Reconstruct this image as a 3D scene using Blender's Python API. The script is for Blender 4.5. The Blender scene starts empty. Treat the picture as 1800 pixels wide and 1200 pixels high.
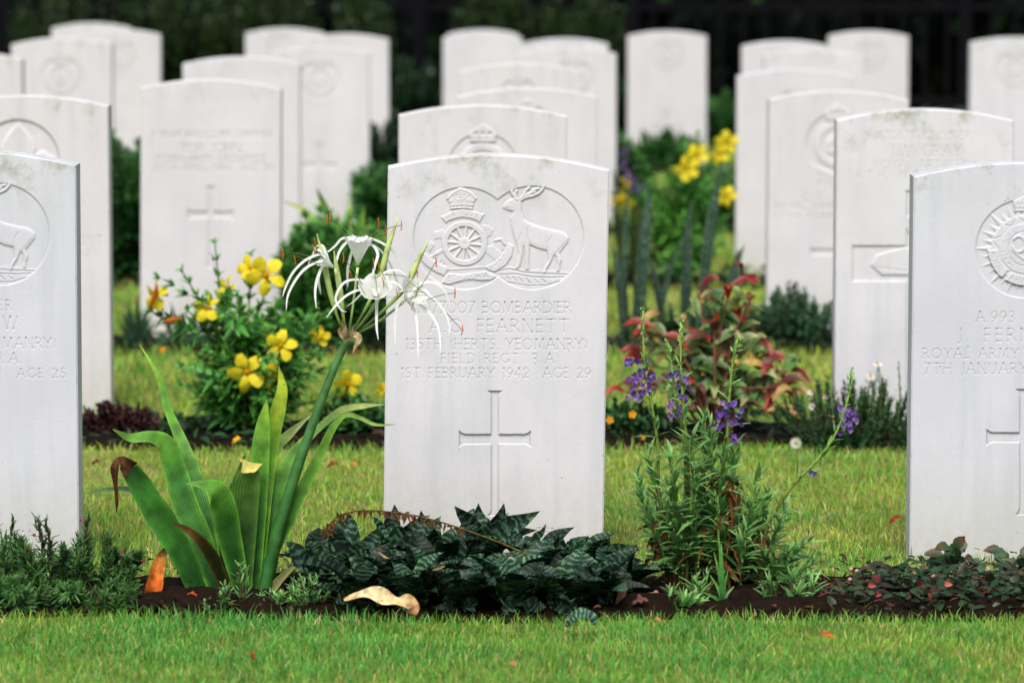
import bpy, math, random
import numpy as np
from mathutils import Vector

# ------------------------------------------------------------------ base
scene = bpy.context.scene
COL = scene.collection
R = math.radians
F_PX, PITCH, CAM_H = 8000.0, R(4.915), 1.05        # lens in 1800 px wide photo pixels
CP, SP = math.cos(PITCH), math.sin(PITCH)


def at(px, py, d):
    """world point seen at photo pixel (px, py) on the upright plane y = d"""
    cx, cy = (px - 900) / F_PX, (600 - py) / F_PX
    dy, dz = CP + cy * SP, -SP + cy * CP
    t = d / dy
    return np.array((cx * t, d, CAM_H + dz * t))


def gnd(px, py, z=0.0):
    """world point on the ground at photo pixel"""
    cx, cy = (px - 900) / F_PX, (600 - py) / F_PX
    dy, dz = CP + cy * SP, -SP + cy * CP
    t = (z - CAM_H) / dz
    return np.array((cx * t, dy * t, z))


def DEEP(d):
    """first depth estimate (made for an 84 mm lens) -> depth of the same ground row through the 160 mm lens"""
    p = R(9.3)
    py = 600 - 4200 * (d * math.sin(p) - CAM_H * math.cos(p)) / (d * math.cos(p) + CAM_H * math.sin(p))
    return float(gnd(900, py)[1])


def mpp(py, d):
    """metres per photo pixel at depth d"""
    cy = (600 - py) / F_PX
    return d / (CP + cy * SP) / F_PX


def lin(r, g, b):
    f = lambda c: (c / 255 / 12.92) if c / 255 <= 0.04045 else ((c / 255 + 0.055) / 1.055) ** 2.4
    return np.array((f(r), f(g), f(b)))


def nrm(v):
    v = np.asarray(v, float)
    l = np.linalg.norm(v, axis=-1, keepdims=True)
    return v / np.maximum(l, 1e-9)


class MB:
    """collects geometry, then links it as ONE mesh object"""
    def __init__(s):
        s.v, s.q, s.t, s.c, s.u, s.n = [], [], [], [], [], 0

    def add(s, v, q=None, t=None, c=None, u=None):
        v = np.asarray(v, float).reshape(-1, 3)
        k = len(v)
        if c is None:
            c = (0.5, 0.5, 0.5)
        c = np.asarray(c, float)
        c = np.broadcast_to(c, (k, 3)) if c.ndim == 1 else c.reshape(-1, 3)
        u = np.zeros((k, 3)) if u is None else np.asarray(u, float).reshape(-1, 3)
        s.v.append(v); s.c.append(c); s.u.append(u)
        if q is not None and len(q):
            s.q.append(np.asarray(q, np.int64).reshape(-1, 4) + s.n)
        if t is not None and len(t):
            s.t.append(np.asarray(t, np.int64).reshape(-1, 3) + s.n)
        s.n += k

    def build(s, name, mat, parent=None, origin=None, smooth=True, flat_quads_from=None):
        v = np.concatenate(s.v)
        org = np.zeros(3)
        if parent is not None:
            root = parent
            while root.parent is not None:
                root = root.parent
            org = np.array(root.location)
        elif origin is not None:
            org = np.asarray(origin, float)
        v = v - org
        q = np.concatenate(s.q) if s.q else np.zeros((0, 4), np.int64)
        t = np.concatenate(s.t) if s.t else np.zeros((0, 3), np.int64)
        me = bpy.data.meshes.new(name)
        me.vertices.add(len(v))
        me.vertices.foreach_set('co', v.astype(np.float32).ravel())
        me.loops.add(q.size + t.size)
        me.loops.foreach_set('vertex_index', np.concatenate([q.ravel(), t.ravel()]).astype(np.int32))
        me.polygons.add(len(q) + len(t))
        ls = np.concatenate([np.arange(len(q)) * 4, q.size + np.arange(len(t)) * 3]).astype(np.int32)
        me.polygons.foreach_set('loop_start', ls)
        sm = np.full(len(q) + len(t), smooth, bool)
        if flat_quads_from is not None:
            sm[flat_quads_from:] = False
        me.polygons.foreach_set('use_smooth', sm)
        me.update(calc_edges=True)
        ca = me.attributes.new('Col', 'FLOAT_COLOR', 'POINT')
        c4 = np.ones((len(v), 4), np.float32); c4[:, :3] = np.concatenate(s.c)
        ca.data.foreach_set('color', c4.ravel())
        ua = me.attributes.new('Luv', 'FLOAT_VECTOR', 'POINT')
        ua.data.foreach_set('vector', np.concatenate(s.u).astype(np.float32).ravel())
        me.materials.append(mat)
        o = bpy.data.objects.new(name, me)
        COL.objects.link(o)
        if parent is not None:
            o.parent = parent
        else:
            o.location = org
        return o


def tag(o, label=None, cat=None, group=None, kind=None):
    if label: o['label'] = label
    if cat: o['category'] = cat
    if group: o['group'] = group
    if kind: o['kind'] = kind
    return o


def thing(name, label, cat, loc, group=None):
    o = bpy.data.objects.new(name, None)
    COL.objects.link(o)
    o.location = [float(x) for x in loc]
    o.empty_display_size = 0.05
    return tag(o, label, cat, group)


# ------------------------------------------------------------------ shape helpers
def catmull(P, n):
    P = np.asarray(P, float)
    k = len(P)
    if k == 2:
        t = np.linspace(0, 1, n)[:, None]
        return P[0] * (1 - t) + P[1] * t
    ext = np.vstack([2 * P[0] - P[1], P, 2 * P[-1] - P[-2]])
    ts = np.linspace(0, k - 1 - 1e-6, n)
    i = ts.astype(int); f = (ts - i)[:, None]
    p0, p1, p2, p3 = ext[i], ext[i + 1], ext[i + 2], ext[i + 3]
    return 0.5 * (2 * p1 + (p2 - p0) * f + (2 * p0 - 5 * p1 + 4 * p2 - p3) * f ** 2 + (3 * p1 - p0 - 3 * p2 + p3) * f ** 3)


def strip(mb, P, W, hint, fold=0.15, nc=5, n=18, cols=None, rnd=0.0, wave=0.0, seed=0, edge=None):
    """a leaf along control points P with widths W; its upper face looks toward hint.
    cols: list of colours along the leaf, edge: colour of the margins"""
    C = catmull(P, n)
    k = len(W)
    w = np.interp(np.linspace(0, k - 1, n), np.arange(k), W)
    T = nrm(np.gradient(C, axis=0))
    H = np.broadcast_to(np.asarray(hint, float), C.shape)
    S = nrm(np.cross(T, H))
    for i in range(1, n):
        if np.dot(S[i], S[i - 1]) < 0: S[i] = -S[i]
    N = np.cross(S, T)
    N = N * np.where((N * H).sum(1, keepdims=True) < 0, -1, 1)
    a = np.linspace(-1, 1, nc)
    ph = seed * 1.7
    t = np.linspace(0, 1, n)
    wob = wave * np.sin(t[:, None] * 17 + ph + a[None] * 1.3) * np.abs(a)[None]
    V = C[:, None] + S[:, None] * (a[None, :, None] * w[:, None, None] / 2) \
        + N[:, None] * ((fold * (np.abs(a)[None, :, None] ** 1.4) + wob[..., None]) * w[:, None, None] / 2)
    cols = [(0.05, 0.12, 0.03)] if cols is None else cols
    cols = np.asarray(cols, float)
    cc = np.stack([np.interp(np.linspace(0, len(cols) - 1, n), np.arange(len(cols)), cols[:, j]) for j in range(3)], 1)
    CC = np.repeat(cc[:, None], nc, 1)
    if edge is not None:
        e = (np.abs(a) ** 4)[None, :, None]
        CC = CC * (1 - e) + np.asarray(edge, float) * e
    U = np.zeros((n, nc, 3)); U[..., 0] = a[None]; U[..., 1] = t[:, None]; U[..., 2] = rnd
    idx = np.arange(n * nc).reshape(n, nc)
    q = np.stack([idx[:-1, :-1], idx[:-1, 1:], idx[1:, 1:], idx[1:, :-1]], -1).reshape(-1, 4)
    mb.add(V, q=q, c=CC, u=U)


def tube(mb, P, rad, col, ns=6, n=None, cols2=None, cap=True):
    P = np.asarray(P, float)
    C = catmull(P, n) if n else P
    n = len(C)
    rad = np.atleast_1d(np.asarray(rad, float))
    r = np.interp(np.linspace(0, 1, n), np.linspace(0, 1, len(rad)), rad) if len(rad) > 1 else np.full(n, rad[0])
    T = nrm(np.gradient(C, axis=0))
    ref = np.array((0.31, -0.9, 0.2)) if abs(T[0][1]) < 0.8 else np.array((1.0, 0.1, 0.2))
    A = nrm(np.cross(T, ref)); B = np.cross(T, A)
    th = np.linspace(0, 2 * np.pi, ns, endpoint=False)
    V = C[:, None] + (A[:, None] * np.cos(th)[None, :, None] + B[:, None] * np.sin(th)[None, :, None]) * r[:, None, None]
    c = np.asarray(col, float)
    if cols2 is not None:
        t = np.linspace(0, 1, n)[:, None]
        c = np.repeat((c * (1 - t) + np.asarray(cols2, float) * t)[:, None], ns, 1)
    else:
        c = np.broadcast_to(c, (n, ns, 3))
    i = np.arange(n * ns).reshape(n, ns); j = np.roll(i, -1, 1)
    q = np.stack([i[:-1], j[:-1], j[1:], i[1:]], -1).reshape(-1, 4)
    V = V.reshape(-1, 3); c = c.reshape(-1, 3)
    t3 = None
    if cap:
        V = np.vstack([V, C[:1], C[-1:]]); c = np.vstack([c, c[:1], c[-1:]])
        b0, b1 = n * ns, n * ns + 1
        t3 = [(b0, (k + 1) % ns, k) for k in range(ns)] + [(b1, (n - 1) * ns + k, (n - 1) * ns + (k + 1) % ns) for k in range(ns)]
    mb.add(V, q=q, t=t3, c=c)


PROF = {'lance': ([0, .15, .4, .7, 1], [.25, .8, 1, .62, .02]),
        'ovate': ([0, .12, .38, .7, 1], [.15, .8, 1, .68, .03]),
        'round': ([0, .2, .5, .8, 1], [.25, .62, .95, .95, .25]),
        'needle': ([0, .2, .5, .8, 1], [.7, 1, 1, .75, .1])}


def leaves(mb, B, D, UP, L, W, col, tip=None, droop=0.15, fold=0.25, prof='lance', seed=0):
    """many small leaves at once: bases B, directions D, upper sides UP, lengths L, widths W"""
    B = np.asarray(B, float).reshape(-1, 3); k = len(B)
    if k == 0: return
    D = nrm(np.asarray(D, float).reshape(-1, 3)); UP = np.broadcast_to(np.asarray(UP, float), (k, 3))
    L = np.broadcast_to(np.asarray(L, float), (k,)); W = np.broadcast_to(np.asarray(W, float), (k,))
    droop = np.broadcast_to(np.asarray(droop, float), (k,))
    S = nrm(np.cross(D, UP + 1e-4)); N = np.cross(S, D)
    ts, ws = PROF[prof]; ts = np.array(ts); ws = np.array(ws)
    a = np.array((-1, 0, 1.0))
    V = (B[:, None, None] + D[:, None, None] * (ts[None, :, None, None] * L[:, None, None, None])
         - np.array((0, 0, 1.0)) * (droop * L)[:, None, None, None] * (ts ** 2)[None, :, None, None]
         + S[:, None, None] * (a[None, None, :, None] * ws[None, :, None, None] * W[:, None, None, None] / 2)
         + N[:, None, None] * (np.abs(a)[None, None, :, None] * fold * ws[None, :, None, None] * W[:, None, None, None] / 2))
    col = np.asarray(col, float); col = np.broadcast_to(col, (k, 3))
    tip = col * 1.15 if tip is None else np.broadcast_to(np.asarray(tip, float), (k, 3))
    f = (ts ** 1.5)[None, :, None, None]
    C = np.broadcast_to(col[:, None, None] * (1 - f) + tip[:, None, None] * f, (k, 5, 3, 3))
    rng = np.random.default_rng(seed + k)
    U = np.zeros((k, 5, 3, 3)); U[..., 0] = a; U[..., 1] = ts[None, :, None]; U[..., 2] = rng.random(k)[:, None, None]
    g = np.arange(15).reshape(5, 3)
    q1 = np.stack([g[:-1, :-1], g[:-1, 1:], g[1:, 1:], g[1:, :-1]], -1).reshape(-1, 4)
    q = (q1[None] + (np.arange(k) * 15)[:, None, None]).reshape(-1, 4)
    mb.add(V, q=q, c=C.reshape(-1, 3), u=U.reshape(-1, 3))


def box(mb, lo, hi, col=(.5, .5, .5)):
    x0, y0, z0 = lo; x1, y1, z1 = hi
    v = [(x0, y0, z0), (x1, y0, z0), (x1, y1, z0), (x0, y1, z0), (x0, y0, z1), (x1, y0, z1), (x1, y1, z1), (x0, y1, z1)]
    q = [(0, 3, 2, 1), (4, 5, 6, 7), (0, 1, 5, 4), (1, 2, 6, 5), (2, 3, 7, 6), (3, 0, 4, 7)]
    mb.add(v, q=q, c=col)


def vnoise(x, y, seed=0):
    """smooth value noise in numpy, 0..1"""
    rng = np.random.default_rng(seed)
    tab = rng.random((64, 64))
    xi, yi = np.floor(x).astype(int), np.floor(y).astype(int)
    fx, fy = x - xi, y - yi
    fx, fy = fx * fx * (3 - 2 * fx), fy * fy * (3 - 2 * fy)
    g = lambda i, j: tab[(xi + i) % 64, (yi + j) % 64]
    return (g(0, 0) * (1 - fx) + g(1, 0) * fx) * (1 - fy) + (g(0, 1) * (1 - fx) + g(1, 1) * fx) * fy


# ------------------------------------------------------------------ materials
def new_mat(name):
    m = bpy.data.materials.new(name); m.use_nodes = True
    nt = m.node_tree
    return m, nt, nt.nodes, nt.links, nt.nodes['Principled BSDF'], nt.nodes['Material Output']


def plant_mat(name, rough=0.45, trans=0.35, spec=0.4, noise=60.0, vary=0.35, vein=0.0):
    m, nt, N, L, P, O = new_mat(name)
    at_ = N.new('ShaderNodeAttribute'); at_.attribute_name = 'Col'
    tc = N.new('ShaderNodeTexCoord')
    nz = N.new('ShaderNodeTexNoise'); nz.inputs['Scale'].default_value = noise; nz.inputs['Detail'].default_value = 3
    L.new(tc.outputs['Object'], nz.inputs['Vector'])
    mr = N.new('ShaderNodeMapRange'); mr.inputs['From Min'].default_value = .3; mr.inputs['From Max'].default_value = .7
    mr.inputs['To Min'].default_value = 1 - vary; mr.inputs['To Max'].default_value = 1 + vary
    L.new(nz.outputs['Fac'], mr.inputs['Value'])
    mul = N.new('ShaderNodeVectorMath'); mul.operation = 'SCALE'
    L.new(at_.outputs['Color'], mul.inputs[0]); L.new(mr.outputs['Result'], mul.inputs['Scale'])
    src = mul.outputs['Vector']
    if vein:
        uv = N.new('ShaderNodeAttribute'); uv.attribute_name = 'Luv'
        sp = N.new('ShaderNodeSeparateXYZ'); L.new(uv.outputs['Vector'], sp.inputs[0])
        ab = N.new('ShaderNodeMath'); ab.operation = 'ABSOLUTE'; L.new(sp.outputs['X'], ab.inputs[0])
        sn = N.new('ShaderNodeMath'); sn.operation = 'MULTIPLY'; sn.inputs[1].default_value = 31; L.new(sp.outputs['X'], sn.inputs[0])
        si = N.new('ShaderNodeMath'); si.operation = 'SINE'; L.new(sn.outputs[0], si.inputs[0])
        m2 = N.new('ShaderNodeMath'); m2.operation = 'MULTIPLY_ADD'; m2.inputs[1].default_value = vein; m2.inputs[2].default_value = 1
        L.new(si.outputs[0], m2.inputs[0])
        mul2 = N.new('ShaderNodeVectorMath'); mul2.operation = 'SCALE'
        L.new(src, mul2.inputs[0]); L.new(m2.outputs[0], mul2.inputs['Scale'])
        src = mul2.outputs['Vector']
    L.new(src, P.inputs['Base Color'])
    P.inputs['Roughness'].default_value = rough
    P.inputs['Specular IOR Level'].default_value = spec
    if vein:
        # small brown specks and creases
        sk = N.new('ShaderNodeTexNoise'); sk.inputs['Scale'].default_value = 210; sk.inputs['Detail'].default_value = 2
        L.new(tc.outputs['Object'], sk.inputs['Vector'])
        sr = N.new('ShaderNodeMapRange'); sr.inputs['From Min'].default_value = .66; sr.inputs['From Max'].default_value = .74; sr.inputs['To Max'].default_value = .6
        L.new(sk.outputs['Fac'], sr.inputs['Value'])
        sm_ = N.new('ShaderNodeMix'); sm_.data_type = 'RGBA'; L.new(sr.outputs['Result'], sm_.inputs[0]); L.new(src, sm_.inputs[6]); sm_.inputs[7].default_value = (.10, .07, .03, 1)
        src = sm_.outputs[2]; L.new(src, P.inputs['Base Color'])
        bpn = N.new('ShaderNodeBump'); bpn.inputs['Strength'].default_value = .35; bpn.inputs['Distance'].default_value = .0016
        ba = N.new('ShaderNodeMath'); ba.operation = 'ADD'; L.new(si.outputs[0], ba.inputs[0]); L.new(nz.outputs['Fac'], ba.inputs[1])
        L.new(ba.outputs[0], bpn.inputs['Height']); L.new(bpn.outputs[0], P.inputs['Normal'])
    if trans:
        tr = N.new('ShaderNodeBsdfTranslucent'); L.new(src, tr.inputs['Color'])
        mx = N.new('ShaderNodeMixShader'); mx.inputs[0].default_value = trans
        L.new(P.outputs[0], mx.inputs[1]); L.new(tr.outputs[0], mx.inputs[2]); L.new(mx.outputs[0], O.inputs['Surface'])
    return m


M = {}
M['leaf'] = plant_mat('leaf_green', .42, .25)
M['lily'] = plant_mat('strap_leaf_green', .42, .22, .38, 38, .42, vein=.09)
M['grass'] = plant_mat('grass_blade', .45, .22, .35, 9, .25)
M['petal'] = plant_mat('petal', .55, .35, .2, 80, .1)
M['white'] = plant_mat('white_petal', .5, .42, .3, 90, .02)
M['stem'] = plant_mat('stem_bark', .7, 0, .2, 90, .4)
M['dry'] = plant_mat('dry_leaf', .75, .2, .12, 95, .5, vein=.12)
M['dark'] = plant_mat('shade_foliage', .6, .1, .08, 20, .4)


def snake_mat(name, base, band, amount):
    m, nt, N, L, P, O = new_mat(name)
    uv = N.new('ShaderNodeAttribute'); uv.attribute_name = 'Luv'
    sp = N.new('ShaderNodeSeparateXYZ'); L.new(uv.outputs['Vector'], sp.inputs[0])
    tc = N.new('ShaderNodeTexCoord')
    nz = N.new('ShaderNodeTexNoise'); nz.inputs['Scale'].default_value = 55; nz.inputs['Detail'].default_value = 4
    L.new(tc.outputs['Object'], nz.inputs['Vector'])
    a1 = N.new('ShaderNodeMath'); a1.operation = 'MULTIPLY_ADD'; a1.inputs[1].default_value = .26
    L.new(nz.outputs['Fac'], a1.inputs[0]); L.new(sp.outputs['Y'], a1.inputs[2])
    m1 = N.new('ShaderNodeMath'); m1.operation = 'MULTIPLY'; m1.inputs[1].default_value = amount
    L.new(a1.outputs[0], m1.inputs[0])
    ad = N.new('ShaderNodeMath'); ad.operation = 'MULTIPLY_ADD'; ad.inputs[1].default_value = 9
    L.new(sp.outputs['Z'], ad.inputs[0]); L.new(m1.outputs[0], ad.inputs[2])
    si = N.new('ShaderNodeMath'); si.operation = 'SINE'; L.new(ad.outputs[0], si.inputs[0])
    n2 = N.new('ShaderNodeTexNoise'); n2.inputs['Scale'].default_value = 120; n2.inputs['Detail'].default_value = 3
    L.new(tc.outputs['Object'], n2.inputs['Vector'])
    a2 = N.new('ShaderNodeMath'); a2.operation = 'MULTIPLY_ADD'; a2.inputs[1].default_value = 2.9; L.new(n2.outputs['Fac'], a2.inputs[0]); L.new(si.outputs[0], a2.inputs[2])
    rp = N.new('ShaderNodeValToRGB')
    rp.color_ramp.elements[0].position = .62; rp.color_ramp.elements[0].color = (*base, 1)
    rp.color_ramp.elements[1].position = 1.0; rp.color_ramp.elements[1].color = (*band, 1)
    mrr = N.new('ShaderNodeMapRange'); mrr.inputs['From Min'].default_value = -1; mrr.inputs['From Max'].default_value = 3.0
    L.new(a2.outputs[0], mrr.inputs['Value']); L.new(mrr.outputs['Result'], rp.inputs['Fac'])
    cc = N.new('ShaderNodeAttribute'); cc.attribute_name = 'Col'
    mx = N.new('ShaderNodeVectorMath'); mx.operation = 'MULTIPLY'
    L.new(rp.outputs['Color'], mx.inputs[0]); L.new(cc.outputs['Color'], mx.inputs[1])
    L.new(mx.outputs['Vector'], P.inputs['Base Color'])
    P.inputs['Roughness'].default_value = .5; P.inputs['Specular IOR Level'].default_value = .18
    bp = N.new('ShaderNodeBump'); bp.inputs['Strength'].default_value = .25; bp.inputs['Distance'].default_value = .002
    L.new(n2.outputs['Fac'], bp.inputs['Height']); L.new(bp.outputs[0], P.inputs['Normal'])
    return m


M['snake'] = snake_mat('banded_dark_leaf', (.006, .022, .011), (.08, .165, .11), 60)
M['snake_tall'] = snake_mat('banded_tall_leaf', (.03, .06, .045), (.13, .20, .16), 110)


def stone_mat(name, tint, grime, lichen, seed):
    m, nt, N, L, P, O = new_mat(name)
    tc = N.new('ShaderNodeTexCoord')
    oi = N.new('ShaderNodeObjectInfo')
    mp = N.new('ShaderNodeMapping'); L.new(tc.outputs['Object'], mp.inputs['Vector'])
    mp.inputs['Location'].default_value = (seed * 3.1, seed * 1.7, seed * .9)
    def noise(scale, det, vec=None, rough=.55):
        n = N.new('ShaderNodeTexNoise'); n.inputs['Scale'].default_value = scale; n.inputs['Detail'].default_value = det
        n.inputs['Roughness'].default_value = rough
        L.new(vec or mp.outputs['Vector'], n.inputs['Vector']); return n
    def ramp(src, p0, p1, a=0.0, b=1.0):
        r = N.new('ShaderNodeMapRange'); r.inputs['From Min'].default_value = p0; r.inputs['From Max'].default_value = p1
        r.inputs['To Min'].default_value = a; r.inputs['To Max'].default_value = b; L.new(src, r.inputs['Value']); return r.outputs['Result']
    def mix(fac, a, b):
        x = N.new('ShaderNodeMix'); x.data_type = 'RGBA'
        if isinstance(fac, float): x.inputs[0].default_value = fac
        else: L.new(fac, x.inputs[0])
        for s_, v in ((6, a), (7, b)):
            if isinstance(v, tuple): x.inputs[s_].default_value = (*v, 1)
            else: L.new(v, x.inputs[s_])
        return x.outputs[2]
    def mul(a, b):
        x = N.new('ShaderNodeMath'); x.operation = 'MULTIPLY'; L.new(a, x.inputs[0])
        if isinstance(b, float): x.inputs[1].default_value = b
        else: L.new(b, x.inputs[1])
        return x.outputs[0]
    # broad clouds, vertical rain streaks, fine grain, pits
    big = noise(7, 5)
    st = N.new('ShaderNodeMapping'); st.inputs['Scale'].default_value = (26, 26, 2.2); L.new(mp.outputs['Vector'], st.inputs['Vector'])
    streak = noise(1, 4, st.outputs['Vector'])
    grain = noise(420, 3)
    mid = noise(60, 4)
    c = mix(ramp(big.outputs['Fac'], .35, .7), tint, tuple(x * .92 for x in tint))
    c = mix(mul(ramp(streak.outputs['Fac'], .5, .8), grime), c, (.50, .52, .57))
    c = mix(mul(ramp(mid.outputs['Fac'], .52, .78), .45), c, (.56, .56, .59))
    c = mix(mul(ramp(grain.outputs['Fac'], .55, .8), .30), c, (.52, .52, .53))
    # lichen and damp below the top edge, and earth splash near the ground
    sep = N.new('ShaderNodeSeparateXYZ'); L.new(tc.outputs['Object'], sep.inputs[0])
    top = ramp(sep.outputs['Z'], .60, .70)
    li = noise(16, 6, None, .7)
    c = mix(mul(mul(top, ramp(li.outputs['Fac'], .52, .66)), lichen), c, (.30, .32, .22))
    li2 = noise(40, 6, None, .75)
    c = mix(mul(mul(top, ramp(li2.outputs['Fac'], .6, .72)), lichen), c, (.22, .23, .20))
    low = ramp(sep.outputs['Z'], .17, .01)
    ml = N.new('ShaderNodeMath'); ml.operation = 'MULTIPLY_ADD'; ml.inputs[1].default_value = .9; L.new(mid.outputs['Fac'], ml.inputs[0]); ml.inputs[2].default_value = 0
    c = mix(mul(low, ml.outputs[0]), c, (.44, .42, .35))
    # dark pin holes
    pv = N.new('ShaderNodeTexVoronoi'); pv.inputs['Scale'].default_value = 42; L.new(mp.outputs['Vector'], pv.inputs['Vector'])
    pr = noise(9, 2)
    pit = mul(ramp(pv.outputs['Distance'], .10, .05), ramp(pr.outputs['Fac'], .55, .6))
    c = mix(mul(pit, .55), c, (.2, .2, .2))
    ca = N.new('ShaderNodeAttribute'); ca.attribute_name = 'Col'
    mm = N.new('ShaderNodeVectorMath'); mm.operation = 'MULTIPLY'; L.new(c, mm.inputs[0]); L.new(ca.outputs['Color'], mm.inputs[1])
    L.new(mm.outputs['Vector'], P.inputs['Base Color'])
    P.inputs['Roughness'].default_value = .85; P.inputs['Specular IOR Level'].default_value = .2
    bp = N.new('ShaderNodeBump'); bp.inputs['Strength'].default_value = .28; bp.inputs['Distance'].default_value = .0011
    ad = N.new('ShaderNodeMath'); ad.operation = 'ADD'; L.new(grain.outputs['Fac'], ad.inputs[0])
    g2 = noise(170, 4); L.new(g2.outputs['Fac'], ad.inputs[1])
    L.new(ad.outputs[0], bp.inputs['Height']); L.new(bp.outputs[0], P.inputs['Normal'])
    return m


STONE = [stone_mat('white_limestone', (.658, .650, .692), .7, .8, 1),
         stone_mat('grey_limestone', (.612, .622, .68), 1.0, 1.0, 2),
         stone_mat('pale_limestone', (.66, .648, .68), .45, .35, 3),
         stone_mat('warm_limestone', (.65, .632, .655), .7, .6, 4)]


def soil_mat():
    m, nt, N, L, P, O = new_mat('dark_soil')
    tc = N.new('ShaderNodeTexCoord')
    n = N.new('ShaderNodeTexNoise'); n.inputs['Scale'].default_value = 22; n.inputs['Detail'].default_value = 8; n.inputs['Roughness'].default_value = .7
    L.new(tc.outputs['Object'], n.inputs['Vector'])
    r = N.new('ShaderNodeValToRGB')
    e = r.color_ramp.elements
    e[0].position = .3; e[0].color = (.004, .003, .002, 1); e[1].position = .75; e[1].color = (.022, .0115, .006, 1)
    L.new(n.outputs['Fac'], r.inputs['Fac']); L.new(r.outputs['Color'], P.inputs['Base Color'])
    P.inputs['Roughness'].default_value = .95; P.inputs['Specular IOR Level'].default_value = .08
    n2 = N.new('ShaderNodeTexNoise'); n2.inputs['Scale'].default_value = 130; n2.inputs['Detail'].default_value = 6
    L.new(tc.outputs['Object'], n2.inputs['Vector'])
    bp = N.new('ShaderNodeBump'); bp.inputs['Strength'].default_value = 1; bp.inputs['Distance'].default_value = .01
    L.new(n2.outputs['Fac'], bp.inputs['Height']); L.new(bp.outputs[0], P.inputs['Normal'])
    return m


def turf_mat():
    m, nt, N, L, P, O = new_mat('turf')
    tc = N.new('ShaderNodeTexCoord')
    n = N.new('ShaderNodeTexNoise'); n.inputs['Scale'].default_value = 3.5; n.inputs['Detail'].default_value = 8; n.inputs['Roughness'].default_value = .65
    L.new(tc.outputs['Object'], n.inputs['Vector'])
    r = N.new('ShaderNodeValToRGB'); e = r.color_ramp.elements
    e[0].position = .3; e[0].color = (.10, .19, .025, 1); e[1].position = .7; e[1].color = (.30, .31, .055, 1)
    L.new(n.outputs['Fac'], r.inputs['Fac'])
    n2 = N.new('ShaderNodeTexNoise'); n2.inputs['Scale'].default_value = 90; n2.inputs['Detail'].default_value = 5
    L.new(tc.outputs['Object'], n2.inputs['Vector'])
    mr = N.new('ShaderNodeMapRange'); mr.inputs['To Min'].default_value = .35; mr.inputs['To Max'].default_value = 1.35
    L.new(n2.outputs['Fac'], mr.inputs['Value'])
    s = N.new('ShaderNodeVectorMath'); s.operation = 'SCALE'; L.new(r.outputs['Color'], s.inputs[0]); L.new(mr.outputs['Result'], s.inputs['Scale'])
    L.new(s.outputs['Vector'], P.inputs['Base Color']); P.inputs['Roughness'].default_value = .9
    bp = N.new('ShaderNodeBump'); bp.inputs['Strength'].default_value = .8; bp.inputs['Distance'].default_value = .02
    L.new(n2.outputs['Fac'], bp.inputs['Height']); L.new(bp.outputs[0], P.inputs['Normal'])
    return m


M['soil'] = soil_mat(); M['turf'] = turf_mat()


def metal_mat():
    m, nt, N, L, P, O = new_mat('black_painted_iron')
    tc = N.new('ShaderNodeTexCoord')
    n = N.new('ShaderNodeTexNoise'); n.inputs['Scale'].default_value = 30; n.inputs['Detail'].default_value = 5
    L.new(tc.outputs['Object'], n.inputs['Vector'])
    r = N.new('ShaderNodeValToRGB'); e = r.color_ramp.elements
    e[0].color = (.002, .002, .003, 1); e[1].color = (.006, .006, .009, 1)
    L.new(n.outputs['Fac'], r.inputs['Fac']); L.new(r.outputs['Color'], P.inputs['Base Color'])
    P.inputs['Roughness'].default_value = .8; P.inputs['Specular IOR Level'].default_value = .06
    return m


M['iron'] = metal_mat()
# ------------------------------------------------------------------ ground, flower beds, lawn
gm = MB()
gx = np.concatenate([[-300, -40], np.linspace(-12, 12, 49), [40, 200]])
gy_ = np.concatenate([[-60, -10], np.linspace(0, 24, 49), [60, 300]])
GX, GY = np.meshgrid(gx, gy_)
gi = np.arange(GX.size).reshape(GX.shape)
gm.add(np.stack([GX, GY, np.zeros_like(GX)], -1), q=np.stack([gi[:-1, :-1], gi[:-1, 1:], gi[1:, 1:], gi[1:, :-1]], -1))
tag(gm.build('ground', M['turf']), kind='structure')

# front and back edge of each bed across the row
BEDS = [(DEEP(a_), DEEP(b_)) for a_, b_ in ((3.67, 3.90), (4.98, 5.24), (6.17, 6.40), (7.40, 7.66), (8.80, 9.06), (10.1, 10.4), (11.2, 11.5), (12.75, 13.6))]


def bed_edges(x, k):
    f, b = BEDS[k]
    e1 = (vnoise(x * 3.1 + 7 * k, x * 0 + k, 11) - .5) * .09 + (vnoise(x * 17 + k, x * 0 + k, 12) - .5) * .018
    e2 = (vnoise(x * 3.3 + 5 * k, x * 0 + k, 13) - .5) * .09 + (vnoise(x * 19 + k, x * 0 + k, 14) - .5) * .018
    return f + e1, b + e2


for k in range(len(BEDS)):
    st = .012 if k == 0 else .03
    x = np.arange(-3.4, 3.4, st) if k < 4 else np.arange(-5, 5, .05)
    f, b = bed_edges(x, k)
    t = np.linspace(0, 1, 54 if k == 0 else 18)
    Y = f[None] + (b - f)[None] * t[:, None]
    X = np.broadcast_to(x, Y.shape)
    edge = np.minimum(np.minimum(t, 1 - t)[:, None] * 7, 1)
    z = .004 + edge * (.003 + .020 * vnoise(X * 16, Y * 16, 5 + k) * vnoise(X * 5, Y * 5, 6) + .010 * vnoise(X * 55, Y * 55, 9 + k))
    i = np.arange(X.size).reshape(X.shape)
    mb = MB(); mb.add(np.stack([X, Y, z], -1), q=np.stack([i[:-1, :-1], i[:-1, 1:], i[1:, 1:], i[1:, :-1]], -1))
    tag(mb.build('soil_bed', M['soil']), kind='structure')


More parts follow.
